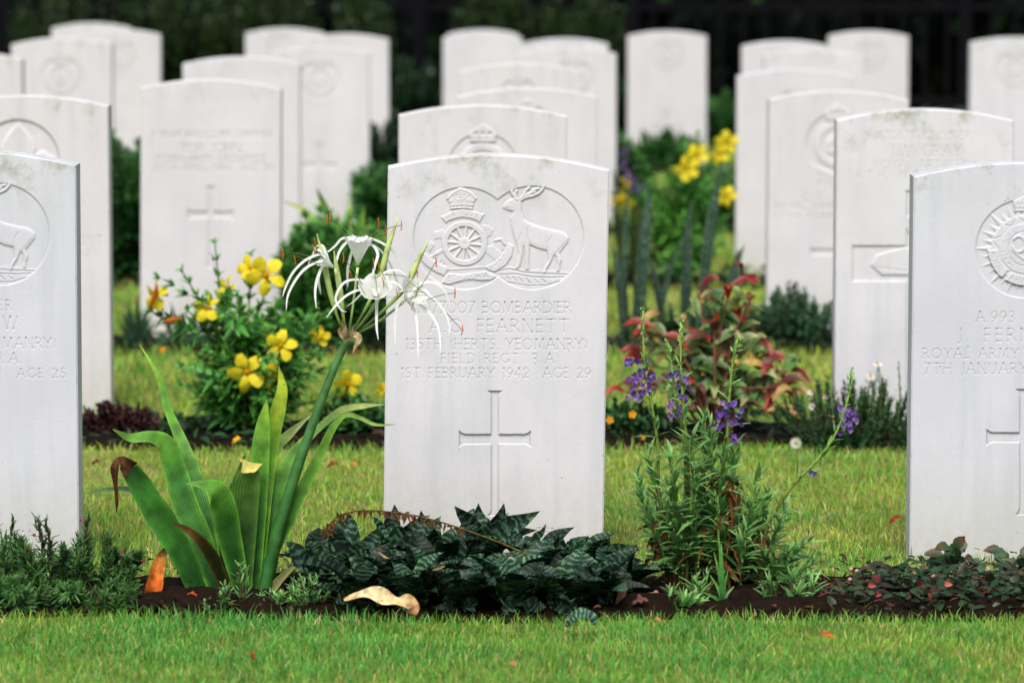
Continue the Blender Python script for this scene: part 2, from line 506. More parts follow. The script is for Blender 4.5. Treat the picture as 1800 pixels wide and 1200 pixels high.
def grass(dens_list, seed=3):
    mb = MB()
    rng = np.random.default_rng(seed)
    for (x0, x1, y0, y1, dens, h0, h1, wd, green) in dens_list:
        dens *= (y1 - y0) / (DEEP(y1) - DEEP(y0)); y0, y1 = DEEP(y0), DEEP(y1)
        n = int((x1 - x0) * (y1 - y0) * dens)
        x = rng.uniform(x0, x1, n); y = rng.uniform(y0, y1, n)
        keep = np.ones(n, bool)
        for k in range(len(BEDS)):
            f, b = bed_edges(x, k)
            keep &= ~((y > f + rng.normal(0, .008, n)) & (y < b - rng.normal(0, .008, n)))
        # thinner, shorter, yellower patches
        pat = vnoise(x * 2.3, y * 3.1, 21) * .6 + vnoise(x * 7, y * 9, 22) * .4
        keep &= rng.random(n) < .55 + .6 * pat
        x, y, pat = x[keep], y[keep], pat[keep]; n = len(x)
        near = np.full(n, 9.0)
        for k in range(len(BEDS)):
            f, b = bed_edges(x, k); near = np.minimum(near, np.minimum(np.abs(y - f), np.abs(y - b)))
        tall = 1 + .35 * np.exp(-near / .03)
        h = rng.uniform(h0, h1, n) * (.7 + .5 * pat) * tall * rng.choice([.7, 1, 1, 1.35], n)
        w = wd * rng.uniform(.7, 1.3, n)
        a = rng.uniform(0, 2 * np.pi, n)
        lean = np.abs(rng.normal(.45, .28, n)); la = rng.uniform(0, 2 * np.pi, n)
        dx, dy = np.cos(la) * lean * h, np.sin(la) * lean * h
        sx, sy = np.cos(a) * w / 2, np.sin(a) * w / 2
        z0 = np.zeros(n)
        P = lambda f, s: np.stack([x + dx * f * f + sx * s, y + dy * f * f + sy * s, z0 + h * (f - .22 * lean * f * f)], -1)
        V = np.stack([P(0, 1), P(0, -1), P(.55, -.85), P(.55, .85), P(1, 0)], 1)
        o = (np.arange(n) * 5)[:, None]
        q = o + np.array([[0, 1, 2, 3]]); t = o + np.array([[3, 2, 4]])
        g1, g2, g3 = np.array((.075, .33, .05)), np.array((.33, .47, .045)), np.array((.62, .52, .17))
        m = np.clip(rng.normal(.5 + (.5 - pat) * 1.3, .28, n) + (-.22 if green else .2), 0, 1)[:, None]
        c = g1 * (1 - m) + g2 * m
        c = c * (1.0 if green else 1.04)
        straw = (rng.random(n) < (.08 if green else .19) + .9 * np.clip(.40 - pat, 0, 1))[:, None]
        c = np.where(straw, g3 * rng.uniform(.6, 1.15, (n, 1)), c * rng.uniform(.65, 1.3, (n, 1)))
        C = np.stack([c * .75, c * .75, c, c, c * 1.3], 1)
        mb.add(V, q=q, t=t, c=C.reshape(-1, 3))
    return mb.build('grass', M['grass'])


tag(grass([
    (-1.1, 1.1, 3.2, 3.72, 64000, .010, .020, .0015, True),
    (-1.6, 1.6, 2.7, 3.2, 7000, .02, .036, .0026, True),
    (-2.2, -1.1, 3.2, 3.72, 7000, .018, .036, .0026, True), (1.1, 2.2, 3.2, 3.72, 7000, .018, .036, .0026, True),
    (-1.5, 1.5, 3.8, 5.05, 26000, .011, .022, .0019, False),
    (-2.6, -1.5, 3.8, 5.05, 5000, .018, .035, .003, False), (1.5, 2.6, 3.8, 5.05, 5000, .018, .035, .003, False),
    (-1.9, 1.9, 5.3, 6.2, 9000, .018, .036, .003, False),
    (-2.4, 2.4, 6.45, 7.45, 5000, .02, .04, .004, False),
    (-2.8, 2.8, 7.7, 8.8, 3000, .02, .045, .005, False),
    (-3.4, 3.4, 9.1, 12.8, 1400, .025, .05, .007, False),
]), kind='stuff')
# ------------------------------------------------------------------ incised lettering
def arc(cx, cy, rx, ry, a0, a1, n=10):
    t = np.radians(np.linspace(a0, a1, n))
    return [(cx + rx * math.cos(x), cy + ry * math.sin(x)) for x in t]


GL = {
 'A': (.82, [[(0, 0), (.41, 1)], [(.41, 1), (.82, 0)], [(.16, .36), (.66, .36)]]),
 'B': (.58, [[(.06, 0), (.06, 1)], [(.06, 1)] + arc(.26, .765, .24, .235, 90, -90) + [(.06, .53)], [(.06, .53)] + arc(.28, .265, .3, .265, 90, -90) + [(.06, 0)]]),
 'C': (.8, [arc(.5, .5, .48, .5, 48, 312, 16)]),
 'D': (.82, [[(.06, 0), (.06, 1)], [(.06, 1), (.3, 1)] + arc(.3, .5, .5, .5, 90, -90, 14) + [(.06, 0)]]),
 'E': (.5, [[(.06, 0), (.06, 1)], [(.06, 1), (.5, 1)], [(.06, .52), (.44, .52)], [(.06, 0), (.5, 0)]]),
 'F': (.5, [[(.06, 0), (.06, 1)], [(.06, 1), (.5, 1)], [(.06, .5), (.44, .5)]]),
 'G': (.85, [arc(.5, .5, .48, .5, 48, 340, 16), [(.8, .42), (.8, .1)]]),
 'H': (.8, [[(.06, 0), (.06, 1)], [(.74, 0), (.74, 1)], [(.06, .52), (.74, .52)]]),
 'I': (.12, [[(.06, 0), (.06, 1)]]),
 'J': (.3, [[(.24, 1), (.24, .1)] + arc(.06, .05, .18, .2, 0, -100, 6)]),
 'K': (.64, [[(.06, 0), (.06, 1)], [(.58, 1), (.06, .45)], [(.22, .6), (.64, 0)]]),
 'L': (.5, [[(.06, 0), (.06, 1)], [(.06, 0), (.5, 0)]]),
 'M': (1.0, [[(.06, 0), (.16, 1)], [(.16, 1), (.5, .1)], [(.5, .1), (.84, 1)], [(.84, 1), (.94, 0)]]),
 'N': (.8, [[(.06, 0), (.06, 1)], [(.06, 1), (.74, 0)], [(.74, 0), (.74, 1)]]),
 'O': (1.0, [arc(.5, .5, .47, .5, 0, 360, 24)]),
 'P': (.56, [[(.06, 0), (.06, 1)], [(.06, 1)] + arc(.26, .73, .28, .27, 90, -90) + [(.06, .46)]]),
 'Q': (1.0, [arc(.5, .5, .47, .5, 0, 360, 24), [(.55, .2), (1.0, -.15)]]),
 'R': (.66, [[(.06, 0), (.06, 1)], [(.06, 1)] + arc(.26, .74, .27, .26, 90, -90) + [(.06, .48)], [(.26, .48), (.66, 0)]]),
 'S': (.52, [arc(.27, .75, .22, .25, 40, 250, 10) + arc(.25, .26, .24, .26, 80, -140, 10)]),
 'T': (.76, [[(.38, 0), (.38, 1)], [(0, 1), (.76, 1)]]),
 'U': (.76, [[(.06, 1), (.06, .32)] + arc(.38, .32, .32, .32, 180, 360, 12) + [(.7, 1)]]),
 'V': (.8, [[(0, 1), (.4, 0)], [(.4, 0), (.8, 1)]]),
 'W': (1.15, [[(0, 1), (.3, 0)], [(.3, 0), (.58, 1)], [(.58, 1), (.86, 0)], [(.86, 0), (1.15, 1)]]),
 'X': (.7, [[(0, 0), (.7, 1)], [(0, 1), (.7, 0)]]),
 'Y': (.74, [[(0, 1), (.37, .5)], [(.74, 1), (.37, .5)], [(.37, .5), (.37, 0)]]),
 'Z': (.66, [[(.02, 1), (.64, 1)], [(.64, 1), (.02, 0)], [(.02, 0), (.66, 0)]]),
 '0': (.8, [arc(.4, .5, .38, .5, 0, 360, 22)]),
 '1': (.2, [[(.12, 0), (.12, 1)], [(.12, 1), (0, .86)]]),
 '2': (.56, [arc(.28, .72, .26, .28, 160, -30, 10) + [(.02, 0)], [(.02, 0), (.56, 0)]]),
 '3': (.54, [arc(.25, .75, .22, .25, 140, -80, 9), arc(.25, .25, .28, .27, 80, -140, 10)]),
 '4': (.62, [[(.46, 0), (.46, 1)], [(.46, 1), (0, .3)], [(0, .3), (.62, .3)]]),
 '5': (.54, [[(.5, 1), (.14, 1)], [(.14, 1), (.1, .56)], arc(.24, .3, .28, .3, 120, -140, 11)]),
 '6': (.6, [[(.5, 1)] + arc(.32, .32, .28, .32, 150, 510, 18)]),
 '7': (.56, [[(0, 1), (.56, 1)], [(.56, 1), (.18, 0)]]),
 '8': (.58, [arc(.29, .75, .23, .25, 0, 360, 14), arc(.29, .25, .28, .26, 0, 360, 14)]),
 '9': (.6, [arc(.3, .68, .28, .32, 0, 360, 16), [(.58, .66), (.5, .3), (.18, 0)]]),
 '.': (.14, [[(.06, .03), (.08, .05)]]),
 '(': (.22, [arc(.5, .45, .46, .68, 140, 220, 8)]),
 ')': (.22, [arc(-.28, .45, .46, .68, -40, 40, 8)]),
 '/': (.3, [[(0, -.1), (.3, 1.1)]]),
 ' ': (.42, []),
}


def seg_dist(X, Z, P):
    """distance of grid points to a polyline"""
    P = np.asarray(P, float)
    best = np.full(X.shape, 1e9)
    for (x0, z0), (x1, z1) in zip(P[:-1], P[1:]):
        dx, dz = x1 - x0, z1 - z0
        l2 = dx * dx + dz * dz + 1e-18
        t = np.clip(((X - x0) * dx + (Z - z0) * dz) / l2, 0, 1)
        np.minimum(best, (X - x0 - t * dx) ** 2 + (Z - z0 - t * dz) ** 2, out=best)
    return np.sqrt(best)


def poly_sd(X, Z, P):
    """signed distance to a closed polygon, negative inside"""
    P = np.asarray(P, float)
    d = seg_dist(X, Z, np.vstack([P, P[:1]]))
    ins = np.zeros(X.shape, bool)
    n = len(P)
    for i in range(n):
        (x0, z0), (x1, z1) = P[i], P[(i + 1) % n]
        if z0 == z1: continue
        c = (z0 > Z) != (z1 > Z)
        ins ^= c & (X < (x1 - x0) * (Z - z0) / (z1 - z0) + x0)
    return np.where(ins, -d, d)


REC = .0018          # depth of the recessed field


class Carve:
    """height field of a stone's face; every shape is given in photo pixels and lies on the stone's own plane"""
    def __init__(s, X, Z, xc, D, th):
        s.X, s.Z, s.xc, s.D, s.th = X, Z, xc, D, th
        s.H = np.zeros(X.shape); s.region = np.zeros(X.shape, np.uint8)
        s.k = mpp(400, D)
        s.map = None

    def loc(s, pts):
        out = []
        c_, s_ = math.cos(s.th), math.sin(s.th)
        for p in pts:
            if s.map: p = s.map(*p)
            w = at(p[0], p[1], s.D)
            dx, dz = w[0] - s.xc, w[2]
            out.append((dx * c_ - dz * s_, dx * s_ + dz * c_))
        return np.array(out)

    def sub(s, Q, pad):
        lo, hi = Q.min(0) - pad, Q.max(0) + pad
        xs = s.X[0]
        i0, i1 = np.searchsorted(xs, lo[0]), np.searchsorted(xs, hi[0])
        zs = s.Z[:, s.X.shape[1] // 2]
        j0, j1 = np.searchsorted(zs, lo[1] - .004), np.searchsorted(zs, hi[1] + .03)
        if i1 - i0 < 2 or j1 - j0 < 2: return None
        return (slice(j0, j1), slice(i0, i1))

    def mark(s, sl, mask, rid):
        r = s.region[sl]
        r[mask] = rid

    def sink(s, sd_fn, Q, depth, bevel, rid):
        sl = s.sub(Q, .004)
        if sl is None: return
        sd = sd_fn(s.X[sl], s.Z[sl])
        s.H[sl] = np.minimum(s.H[sl], -depth * np.clip(-sd / bevel + .35, 0, 1))
        if rid: s.mark(sl, sd < .002, rid)

    def circle(s, cx, cy, r, depth=REC, bevel=.0016, rid=1):
        Q = s.loc([(cx - r, cy - r), (cx + r, cy + r), (cx, cy), (cx + r, cy)])
        c, rr = Q[2], np.linalg.norm(Q[3] - Q[2])
        s.sink(lambda X, Z: np.hypot(X - c[0], Z - c[1]) - rr, Q, depth, bevel, rid)

    def sinkpoly(s, pts, depth=.003, bevel=.0016, rid=3):
        Q = s.loc(pts)
        s.sink(lambda X, Z: poly_sd(X, Z, Q), Q, depth, bevel, rid)

    def raise_poly(s, pts, h=-.0002, bevel=.0018, base=-REC, rid=1, dome=0):
        Q = s.loc(pts); sl = s.sub(Q, .004)
        if sl is None: return
        sd = poly_sd(s.X[sl], s.Z[sl], Q)
        up = base + (h - base) * np.clip(-sd / bevel + .25, 0, 1) + (dome * np.clip(-sd / .008, 0, 1) if dome else 0)
        m = sd < .25 * bevel
        s.H[sl] = np.where(m, np.maximum(s.H[sl], up), s.H[sl])
        s.mark(sl, sd < .002, rid)

    def raise_stroke(s, pts, w, h=-.0002, base=-REC, rid=1):
        Q = s.loc(pts); sl = s.sub(Q, .006)
        if sl is None: return
        w = w * s.k
        d = seg_dist(s.X[sl], s.Z[sl], Q) / (w / 2)
        up = base + (h - base) * np.sqrt(np.clip(1 - d * d, 0, 1))
        s.H[sl] = np.where(d < 1, np.maximum(s.H[sl], up), s.H[sl])
        s.mark(sl, d < 1.3, rid)

    def groove(s, pts, w, depth=.001, rid=1):
        Q = s.loc(pts); sl = s.sub(Q, .004)
        if sl is None: return
        d = seg_dist(s.X[sl], s.Z[sl], Q) / (w * s.k / 2)
        s.H[sl] -= depth * np.clip(1.15 - d, 0, 1)
        if rid: s.mark(sl, d < 1.5, rid)

    def _glyph(s, ch, place, hpx, w, depth, serif=True):
        for st in GL[ch][1]:
            s.groove([place(x, y) for x, y in st], w, depth, 0)
            if serif:
                for e, o in ((st[0], st[1]), (st[-1], st[-2])):
                    if e[1] in (0, 1) and abs(o[0] - e[0]) < .75 * abs(o[1] - e[1]) and ch not in '()./':
                        s.groove([place(e[0] - .07, e[1]), place(e[0] + .07, e[1])], w * .8, depth * .7, 0)

    def text(s, txt, x0, x1, ytop, ybot, w=None, depth=.0009, slope=0.0, rid=2):
        h = ybot - ytop
        adv = [GL[c][0] for c in txt]
        natural = sum(adv) * h
        gap = (x1 - x0 - natural) / max(1, len(txt) - 1)
        w = w or max(.13 * h, 1.0)
        x = x0
        for c, a in zip(txt, adv):
            s._glyph(c, lambda u, v, x=x: (x + u * h, ybot - v * h + slope * (x - x0)), h, w, depth)
            x += a * h + gap
        Q = s.loc([(x0 - 4, ytop - 4), (x1 + 4, ybot + 4), (x0 - 4, ybot + 4), (x1 + 4, ytop - 4)])
        sl = s.sub(Q, 0)
        if sl is not None:
            lo, hi = Q.min(0), Q.max(0)
            X, Z = s.X[sl], s.Z[sl]
            s.mark(sl, (X > lo[0]) & (X < hi[0]) & (Z > lo[1]) & (Z < hi[1]) & (s.region[sl] == 0), rid)

    def arctext(s, txt, cx, cy, r, a0, a1, h, w, depth=.0008, inward=False):
        """letters along an arc, angles in degrees clockwise from the top; inward: feet toward the outside"""
        n = len(txt)
        for i, c in enumerate(txt):
            a = math.radians(a0 + (a1 - a0) * (i + .5) / n)
            wd = GL[c][0]
            def place(u, v):
                if not inward:
                    rr, da = r + v * h, (u - wd / 2) * h / r
                else:
                    rr, da = r - v * h, -(u - wd / 2) * h / r
                return (cx + rr * math.sin(a + da), cy - rr * math.cos(a + da))
            s._glyph(c, place, h, w, depth, False)

    def cross(s, x, ytop, ybot, yarm0, yarm1, xl, xr, w, flare=.45, depth=.0032):
        f = w * flare
        ym = (yarm0 + yarm1) / 2
        hh = (yarm1 - yarm0) / 2
        fa = hh * flare * 1.3
        h = w / 2
        pts = [(x - h - f, ytop), (x + h + f, ytop), (x + h + f * .35, ytop + f * .5), (x + h, ytop + f * 1.4), (x + h, yarm0),
               (xr - fa * 2.2, yarm0), (xr - fa, yarm0 - fa * .35), (xr, yarm0 - fa * 1.2), (xr, yarm1 + fa * 1.2), (xr - fa, yarm1 + fa * .35), (xr - fa * 2.2, yarm1), (x + h, yarm1),
               (x + h, ybot - f * 1.6), (x + h + f * .35, ybot - f * .5), (x + h + f, ybot), (x - h - f, ybot), (x - h - f * .35, ybot - f * .5), (x - h, ybot - f * 1.6), (x - h, yarm1),
               (xl + fa * 2.2, yarm1), (xl + fa, yarm1 + fa * .35), (xl, yarm1 + fa * 1.2), (xl, yarm0 - fa * 1.2), (xl + fa, yarm0 - fa * .35), (xl + fa * 2.2, yarm0), (x - h, yarm0),
               (x - h, ytop + f * 1.4), (x - h - f * .35, ytop + f * .5)]
        s.sinkpoly(pts, depth, .0012, 3)


def badge_gun(c):
    """crown, motto bands, field gun with its wheel"""
    c.raise_poly([(548, 335), (552, 312), (575, 292), (604, 276), (622, 262), (640, 258), (660, 264), (690, 282), (718, 300), (734, 318), (738, 338), (722, 372), (712, 402), (575, 404), (565, 370)], h=-.0004, dome=.0004)
    c.raise_poly([(608, 226), (650, 226), (650, 244), (636, 246), (640, 268), (620, 268), (622, 246), (608, 244)], h=-.0002)
    for pts in ([(552, 334), (575, 306), (604, 288), (630, 272)], [(734, 334), (712, 304), (680, 284), (634, 272)], [(632, 274), (634, 320)]):
        c.raise_stroke(pts, 4.2, h=.0006, base=-.001)
    c.raise_stroke([(566, 352), (640, 340), (722, 350)], 3.6, h=.0005, base=-.001)
    c.raise_stroke([(576, 400), (640, 394), (711, 399)], 3.6, h=.0006, base=-.001)
    c.raise_stroke([(573, 380), (640, 373), (716, 379)], 3.0, h=.0005, base=-.001)
    for x, y in ((590, 322), (612, 312), (660, 310), (690, 320), (600, 345), (665, 343), (612, 388), (645, 386), (676, 388), (590, 390), (700, 389)):
        c.groove([(x - 3, y), (x + 3, y)], 2.6, .0011)
    up = [(505, 455), (520, 448), (585, 416), (650, 404), (715, 414), (778, 436), (796, 432), (764, 494), (742, 478), (700, 466), (650, 458), (600, 468), (556, 484), (540, 498)]
    c.raise_poly(up, h=.0001)
    c.arctext('UBIQUE', 650, 690, 244, -28, 27, 30, 1.9)
    # gun and stores behind the wheel
    c.raise_poly([(458, 552), (520, 538), (560, 560), (560, 620), (500, 596), (462, 604)], h=-.0008)
    c.raise_poly([(760, 560), (782, 508), (826, 512), (852, 540), (838, 580), (800, 600)], h=-.0006)
    for k in range(4):
        c.groove([(790 + k * 14, 516), (806 + k * 10, 590)], 1.6, .001)
    c.raise_poly([(412, 640), (440, 612), (470, 636), (448, 664), (430, 690)], h=-.0008)
    c.raise_stroke([(446, 716), (540, 660)], 7, h=-.0006)
    c.raise_poly([(800, 650), (850, 640), (905, 690), (915, 716), (860, 740), (800, 690)], h=-.0009)
    c.raise_stroke([(865, 610), (905, 600), (930, 640)], 5, h=-.0004)
    c.raise_poly([(430, 720), (520, 690), (660, 760), (800, 700), (860, 730), (800, 790), (660, 796), (545, 800)], h=-.0016)
    # wheel
    ring = arc(662, 630, 150, 148, 0, 350, 36)
    c.raise_poly(ring, h=.0002, bevel=.0014)
    Q = c.loc([(662, 630), (662 + 112, 630)])
    rr = np.linalg.norm(Q[1] - Q[0])
    c.sink(lambda X, Z: np.hypot(X - Q[0][0], Z - Q[0][1]) - rr, np.vstack([Q, Q[0] - rr, Q[0] + rr]), .0024, .0012, 0)
    for k in range(12):
        a = k * math.pi / 6 + .1
        c.raise_stroke([(662 + 30 * math.cos(a), 630 + 30 * math.sin(a)), (662 + 116 * math.cos(a), 630 + 116 * math.sin(a))], 5.2, h=-.0004, base=-.0024)
    c.raise_poly(arc(662, 630, 40, 40, 0, 345, 24), h=.0004, base=-.0024, bevel=.0012)
    c.groove([(660, 630), (664, 630)], 2.5, .0015)
    for k in range(8):
        a = k * math.pi / 4 + .3
        x, y = 662 + 131 * math.cos(a), 630 + 131 * math.sin(a)
        c.groove([(x - 2, y), (x + 2, y)], 1.6, .001)
    # motto scrolls
    c.raise_poly([(366, 718), (378, 694), (404, 692), (440, 728), (490, 760), (560, 786), (548, 812), (532, 846), (470, 820), (414, 782), (380, 748)], h=.0001)
    c.raise_poly([(792, 786), (850, 756), (905, 706), (935, 660), (952, 622), (986, 648), (976, 712), (934, 776), (862, 820), (820, 806)], h=.0001)
    c.raise_poly([(508, 892), (534, 842), (560, 826), (640, 834), (720, 822), (800, 812), (850, 830), (876, 848), (840, 872), (780, 876), (700, 870), (620, 884), (560, 902)], h=.0002)
    c.raise_stroke([(548, 802), (660, 796), (790, 786)], 3, h=-.0008)
    c.arctext('QUO FAS', 662, 560, 262, 242, 205, 26, 1.8, inward=True)
    c.arctext('DUCUNT', 662, 560, 300, 146, 104, 26, 1.8, inward=True)
    x = 556
    for ch in 'ET GLORIA':
        w = GL[ch][0] * 34
        c._glyph(ch, lambda u, v, x=x: (x + u * 34, 880 - v * 34 - (x - 556) * .09), 34, 1.8, .0008, False)
        x += w + 9


def badge_stag(c):
    """stag standing on a mound"""
    mound = [(868, 806), (905, 790), (950, 774), (1010, 792), (1080, 806), (1150, 800), (1250, 806), (1330, 818), (1372, 826), (1330, 868), (1270, 902), (1200, 924), (1120, 932), (1040, 924), (960, 892), (905, 850)]
    c.raise_poly(mound, h=-.0012, bevel=.002)
    for pts in ([(880, 812), (960, 800), (1060, 822), (1180, 830), (1350, 836)], [(900, 836), (1000, 832), (1100, 852), (1250, 856), (1320, 850)],
                [(940, 850), (960, 868)], [(980, 850), (1004, 880)], [(1020, 856), (1046, 890)], [(1070, 862), (1098, 896)], [(1120, 866), (1150, 894)], [(1170, 866), (1200, 890)],
                [(950, 886), (1080, 910), (1200, 906), (1290, 880)]):
        c.groove(pts, 2.2, .0013)
    body = [(910, 396), (918, 376), (938, 350), (966, 336), (990, 328), (1010, 340), (1036, 342), (1040, 372), (1040, 420), (1054, 468), (1084, 490), (1150, 516), (1230, 536), (1290, 546), (1330, 566), (1350, 592),
            (1345, 624), (1312, 662), (1288, 694), (1304, 738), (1292, 776), (1290, 818), (1264, 818), (1272, 770), (1266, 720), (1254, 708), (1236, 752), (1206, 800), (1200, 830), (1172, 828), (1186, 790), (1214, 742), (1210, 700), (1205, 680),
            (1150, 668), (1112, 650), (1094, 640), (1090, 700), (1088, 760), (1090, 808), (1060, 808), (1062, 760), (1060, 700), (1052, 650), (1048, 700), (1036, 760), (1022, 800), (992, 800), (1002, 760), (1016, 700), (1008, 640),
            (990, 600), (976, 550), (966, 500), (966, 460), (980, 422), (958, 416), (934, 408)]
    c.raise_poly(body, h=.0001, bevel=.003, dome=.0006)
    c.raise_poly([(1030, 344), (1002, 326), (984, 330), (1006, 352)], h=.0012, base=-.001)
    for pts in ([(1014, 342), (986, 316), (972, 290), (978, 276)], [(1000, 330), (996, 300), (1004, 282)], [(1034, 344), (1066, 326), (1110, 318), (1150, 300), (1176, 274), (1188, 244)],
                [(1030, 336), (1054, 308), (1066, 280), (1088, 262)], [(1084, 322), (1100, 296), (1120, 276), (1150, 268)], [(1044, 322), (1090, 300), (1126, 290)]):
        c.raise_stroke(pts, 5.6, h=.0006)
    for pts in ([(960, 366), (978, 364)], [(924, 392), (950, 396)], [(1094, 640), (1074, 580), (1080, 520)], [(1205, 680), (1212, 620), (1240, 580)], [(1260, 706), (1296, 660), (1330, 620)], [(1010, 620), (1040, 560)], [(1090, 648), (1150, 664), (1195, 672)]):
        c.groove(pts, 1.8, .0009)
    for k in range(9):
        c.groove([(966 + k * 2.6, 480 + k * 15), (976 + k * 2.6, 484 + k * 15)], 1.6, .0008)


def badge_star(c, cx, cy, r):
    """rayed star, laurel ring, motto ring and cypher"""
    pts = []
    n = 32
    for k in range(n):
        a = 2 * math.pi * k / n
        big = 1.10 if k % 4 == 0 else (1.0 if k % 2 == 0 else .92)
        for da, q in ((-.095, .70), (0, big)):
            pts.append((cx + r * q * math.sin(a + da), cy - r * q * math.cos(a + da)))
    c.raise_poly(pts, h=.0003, bevel=.004)
    for k in range(n):
        a = 2 * math.pi * k / n
        c.groove([(cx + r * .68 * math.sin(a), cy - r * .68 * math.cos(a)), (cx + r * .9 * math.sin(a), cy - r * .9 * math.cos(a))], .9, .0004)
    c.raise_poly([(cx + r * .72 * math.cos(t), cy + r * .72 * math.sin(t)) for t in np.linspace(0, 6.2, 40)], h=.0010, base=-.0002, bevel=.003)
    for k in range(24):
        a = 2 * math.pi * (k + .5) / 24
        s_ = 1 if k % 2 else -1
        c.groove([(cx + r * .70 * math.sin(a - .08 * s_), cy - r * .70 * math.cos(a - .08 * s_)), (cx + r * .57 * math.sin(a + .1 * s_), cy - r * .57 * math.cos(a + .1 * s_))], 1.8, .0012)
    c.raise_poly([(cx + r * .545 * math.cos(t), cy + r * .545 * math.sin(t)) for t in np.linspace(0, 6.2, 40)], h=.0018, base=.0002, bevel=.0016)
    c.arctext('HONI SOIT', cx, cy, r * .40, 215, 330, r * .11, 1.2, .0008)
    c.groove([(cx + r * .37 * math.cos(t), cy + r * .37 * math.sin(t)) for t in np.linspace(0, 6.3, 30)], 1.8, .0012)
    c.sink(lambda X, Z: np.hypot(X - q[0], Z - q[1]) - rr, np.array([q - rr, q + rr]), .0014, .0015, 0) if False else None
    for sx in (-1, 1):
        c.raise_stroke([(cx + sx * r * (.14 + .14 * math.cos(t)), cy - r * .10 + r * .17 * math.sin(t)) for t in np.linspace(.4, 5.6, 14)], 6, h=.0034, base=.0012)
        c.raise_stroke([(cx + sx * r * .28, cy + r * .02), (cx + sx * r * .12, cy + r * .16), (cx, cy + r * .24)], 5, h=.0030, base=.0012)
    # two motto bands across the lower rays
    for a0, a1, tx in ((268, 218, 'ROYAL'), (212, 168, 'ARMY')):
        A = np.radians(np.linspace(a0, a1, 8))
        band = [(cx + r * .80 * math.sin(a), cy - r * .80 * math.cos(a)) for a in A] + [(cx + r * .58 * math.sin(a), cy - r * .58 * math.cos(a)) for a in A[::-1]]
        c.raise_poly(band, h=.0022, base=.0002, bevel=.0012)
        c.arctext(tx, cx, cy, r * .755, a0 - 4, a1 + 4, r * .13, 1.3, .0009, inward=True)
    c.raise_poly([(cx - r * .22, cy - r * .78), (cx - r * .26, cy - r * 1.02), (cx, cy - r * 1.16), (cx + r * .26, cy - r * 1.02), (cx + r * .22, cy - r * .78)], h=.0012, base=-.001, bevel=.003)
    c.groove([(cx - r * .22, cy - r * .86), (cx + r * .22, cy - r * .86)], 1.8, .001)
    for k in range(5):
        c.groove([(cx - r * .16 + k * r * .08, cy - r * .94), (cx - r * .15 + k * r * .08, cy - r * .97)], 2.2, .001)


def badge_plain(c, cx, cy, r, crown=True):
    """ring with a crown over it, as the softer stones behind show"""
    c.circle(cx, cy, r, .0026, .003)
    c.raise_poly([(cx + r * .74 * math.cos(t), cy + r * .74 * math.sin(t)) for t in np.linspace(0, 6.2, 30)], h=.0002, base=-.0026, bevel=.004)
    c.circle(cx, cy, r * .52, .0022, .003)
    c.raise_poly([(cx - r * .3, cy + r * .3), (cx - r * .36, cy - r * .1), (cx, cy - r * .38), (cx + r * .34, cy - r * .06), (cx + r * .22, cy + r * .34)], h=.0002, base=-.0022, bevel=.005)
    c.groove([(cx - r * .2, cy + r * .1), (cx + r * .05, cy - r * .12), (cx + r * .2, cy + r * .16)], r * .12, .002)
    if crown:
        c.raise_poly([(cx - r * .36, cy - r * .72), (cx - r * .42, cy - r * 1.0), (cx - r * .2, cy - r * 1.16), (cx - r * .06, cy - r * 1.28), (cx + r * .06, cy - r * 1.28), (cx + r * .2, cy - r * 1.16), (cx + r * .42, cy - r * 1.0), (cx + r * .36, cy - r * .72)], h=.0018, base=-.003, bevel=.004)
        for k in (-1, 0, 1):
            c.groove([(cx + k * r * .2 - 1, cy - r * .98), (cx + k * r * .2 + 1, cy - r * .98)], r * .13, .003)
        c.groove([(cx - r * .36, cy - r * .84), (cx + r * .36, cy - r * .84)], r * .05, .0014)
    c.raise_poly([(cx - r * .8, cy + r * .62), (cx, cy + r * .92), (cx + r * .8, cy + r * .62), (cx + r * .6, cy + r * .9), (cx, cy + r * 1.14), (cx - r * .6, cy + r * .9)], h=.0008, base=-.0026, bevel=.003)


def badge_fleur(c, cx, cy, r):
    c.circle(cx, cy, r, .0040, .002)
    c.raise_poly([(cx + r * sx * a_, cy + r * b_) for sx, a_, b_ in ((1, 0, -.97), (1, .07, -.88), (1, .24, -.70), (1, .37, -.50), (1, .43, -.30), (1, .40, -.10), (1, .30, .08), (1, .17, .22), (-1, .17, .22), (-1, .30, .08), (-1, .40, -.10), (-1, .43, -.30), (-1, .37, -.50), (-1, .24, -.70), (-1, .07, -.88))], h=.0004, base=-.004, bevel=.006)
    for sx in (-1, 1):
        c.raise_stroke([(cx + sx * r * .22, cy + r * .2), (cx + sx * r * .34, cy - r * .02), (cx + sx * r * .58, cy - r * .16), (cx + sx * r * .82, cy - r * .02), (cx + sx * r * .84, cy + r * .24), (cx + sx * r * .7, cy + r * .36)], r * .22, h=.0004, base=-.004)
        c.raise_stroke([(cx + sx * r * .2, cy + r * .36), (cx + sx * r * .3, cy + r * .62), (cx + sx * r * .16, cy + r * .84)], r * .2, h=0, base=-.004)
    c.raise_poly([(cx - r * .5, cy + r * .18), (cx + r * .5, cy + r * .18), (cx + r * .5, cy + r * .36), (cx - r * .5, cy + r * .36)], h=.0006, base=-.004, bevel=.003)


# ------------------------------------------------------------------ headstones
SW, ST, CH = .381, .076, .0028


